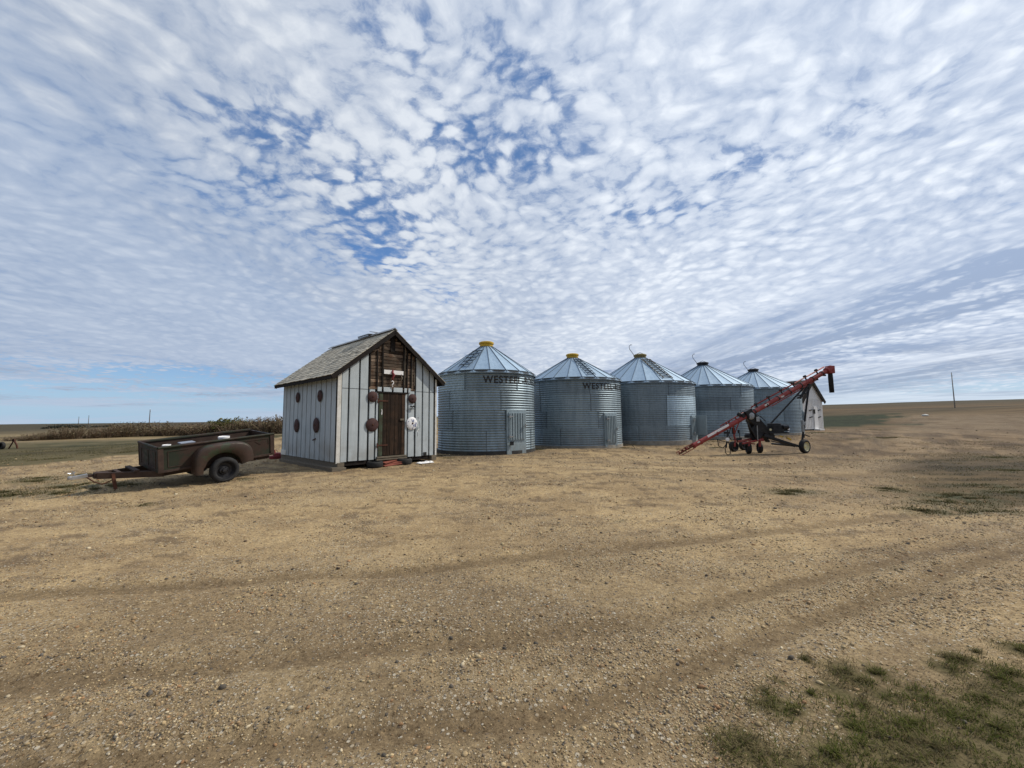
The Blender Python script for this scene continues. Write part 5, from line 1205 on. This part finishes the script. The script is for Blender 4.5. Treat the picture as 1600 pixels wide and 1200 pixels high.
    thin = nt.math('ADD', nt.math('MULTIPLY', hole, .37), nt.math('ADD', nt.math('MULTIPLY', low_l, .54), nt.math('MULTIPLY', low_r, .30)))
    dens = nt.math('ADD', nt.math('MULTIPLY', puffv, .80), nt.math('ADD', nt.math('MULTIPLY', wisp, .25), nt.math('MULTIPLY', big, .30)))
    dens = nt.math('ADD', dens, nt.math('MULTIPLY', nt.math('SUBTRACT', lown, .5), nt.math('MULTIPLY', nt.math('ADD', low_l, low_r), 2.3)))
    dens = nt.math('SUBTRACT', nt.math('ADD', dens, .17), thin)
    cov = nt.rng(dens, .06, .52)
    un = nt.math('ADD', u, nt.math('MULTIPLY', nt.math('SUBTRACT', nt.math('ADD', wisp, nt.math('MULTIPLY', puffv, .25)), .62), 2.0))
    bank = nt.math('MULTIPLY', nt.math('MULTIPLY', nt.rng(un, 1.6, 2.9), nt.rng(un, 4.6, 3.2)), nt.rng(v, 1.2, 2.3))
    bank = nt.math('MAXIMUM', bank, nt.math('MULTIPLY', nt.math('MULTIPLY', nt.rng(un, 5.0, 6.0), nt.rng(un, 9.0, 7.0)), .8))
    bank = nt.math('MAXIMUM', bank, nt.math('MULTIPLY', nt.rng(nt.noise(nt.scl(P, (.28, .55, 1), (0, 3, 0), rot=(0, 0, .3)), 1.0, 4, .5), .48, .62), nt.math('MULTIPLY', nt.rng(v, 3.0, 5.0), .75)))
    bst = nt.noise(nt.scl(P, (1.5, .30, 1), (4, 0, 0), rot=(0, 0, -.12)), 2.2, 5, .6)
    bank = nt.math('MULTIPLY', nt.math('MULTIPLY', bank, nt.rng(Z, .0, .05)), nt.rng(bst, .36, .60, .35, 1.05))
    left = nt.rng(un, -.3, -1.9)
    sh0 = nt.math('ADD', nt.math('MULTIPLY', puffv, nt.rng(v, 1.0, 5.0, .86, .50)), nt.math('ADD', nt.math('MULTIPLY', nt.rng(street, .30, .70), .34), nt.math('MULTIPLY', nt.rng(big, .3, .7), .22)))
    sh0 = nt.math('ADD', sh0, nt.rng(v, 1.0, 5.0, -.04, .12))
    shade = nt.math('SUBTRACT', sh0, nt.math('ADD', nt.math('MULTIPLY', bank, .70), nt.math('MULTIPLY', left, .16)), clamp=True)
    sunny = nt.rng(nt.math('ADD', nt.math('MULTIPLY', X, .9), nt.math('MULTIPLY', Z, .25)), -.75, .8, .82, 1.14)
    K = 10.0
    cc = nt.mix(shade, tuple(K*a for a in (.330, .420, .590)), tuple(K*a for a in (.790, .845, .925)))
    hv = nt.n.new('ShaderNodeVectorMath'); hv.operation = 'SCALE'; nt.put(hv.inputs[0], cc); nt.put(hv.inputs['Scale'], sunny); cc = hv.outputs[0]
    hz = nt.rng(Z, .11, .0); cc = nt.mix(nt.math('MULTIPLY', hz, .6), cc, tuple(K*a for a in (.55, .67, .78)))
    blue = nt.mix(nt.rng(Z, .0, .20), tuple(K*a for a in (.36, .60, .86)), tuple(K*a for a in (.11, .29, .70))); blue = nt.mix(nt.rng(Z, .2, .5), blue, tuple(K*a for a in (.10, .215, .48)))
    skyc = nt.mix(.25, blue, sky.outputs[0])
    cc = nt.mix(nt.math('MULTIPLY', left, .50), cc, tuple(K*a for a in (.42, .53, .72)))
    gb = nt.rng(Z, .30, .02, .0, .75); gy = nt.math('MULTIPLY', bank, gb); cc = nt.mix(nt.math('MULTIPLY', gy, .55), cc, tuple(K*a for a in (.27, .31, .385)))
    c = nt.mix(cov, skyc, cc)
    c = nt.mix(nt.rng(Y, .15, -.5, 0, .45), c, tuple(K*a for a in (.12, .14, .17)))  # unseen sky behind the camera, darkening added to cut fill on camera-facing sides
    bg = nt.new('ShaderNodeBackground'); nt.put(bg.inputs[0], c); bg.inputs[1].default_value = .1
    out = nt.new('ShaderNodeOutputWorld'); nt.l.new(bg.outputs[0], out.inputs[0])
    w.cycles.sampling_method = 'MANUAL'; w.cycles.sample_map_resolution = 512
world()
sl = bpy.data.lights.new('sun', 'SUN'); so = bpy.data.objects.new('sun', sl); COL.objects.link(so)
sl.energy = 3.3; sl.angle = R(.8); sl.color = (1.0, .91, .77)
dv = Vector((SUN_AZ_VEC.x, SUN_AZ_VEC.y, 0)).normalized()*math.cos(SUN_EL)+Vector((0, 0, math.sin(SUN_EL)))
so.rotation_euler = dv.to_track_quat('Z', 'Y').to_euler(); so.location = (20, 10, 30)

scene.view_settings.view_transform = 'Standard'; scene.view_settings.look = 'None'; scene.view_settings.exposure = 0; scene.view_settings.gamma = 1
scene.cycles.max_bounces = 6; scene.cycles.diffuse_bounces = 3; scene.cycles.glossy_bounces = 3; scene.cycles.use_denoising = True
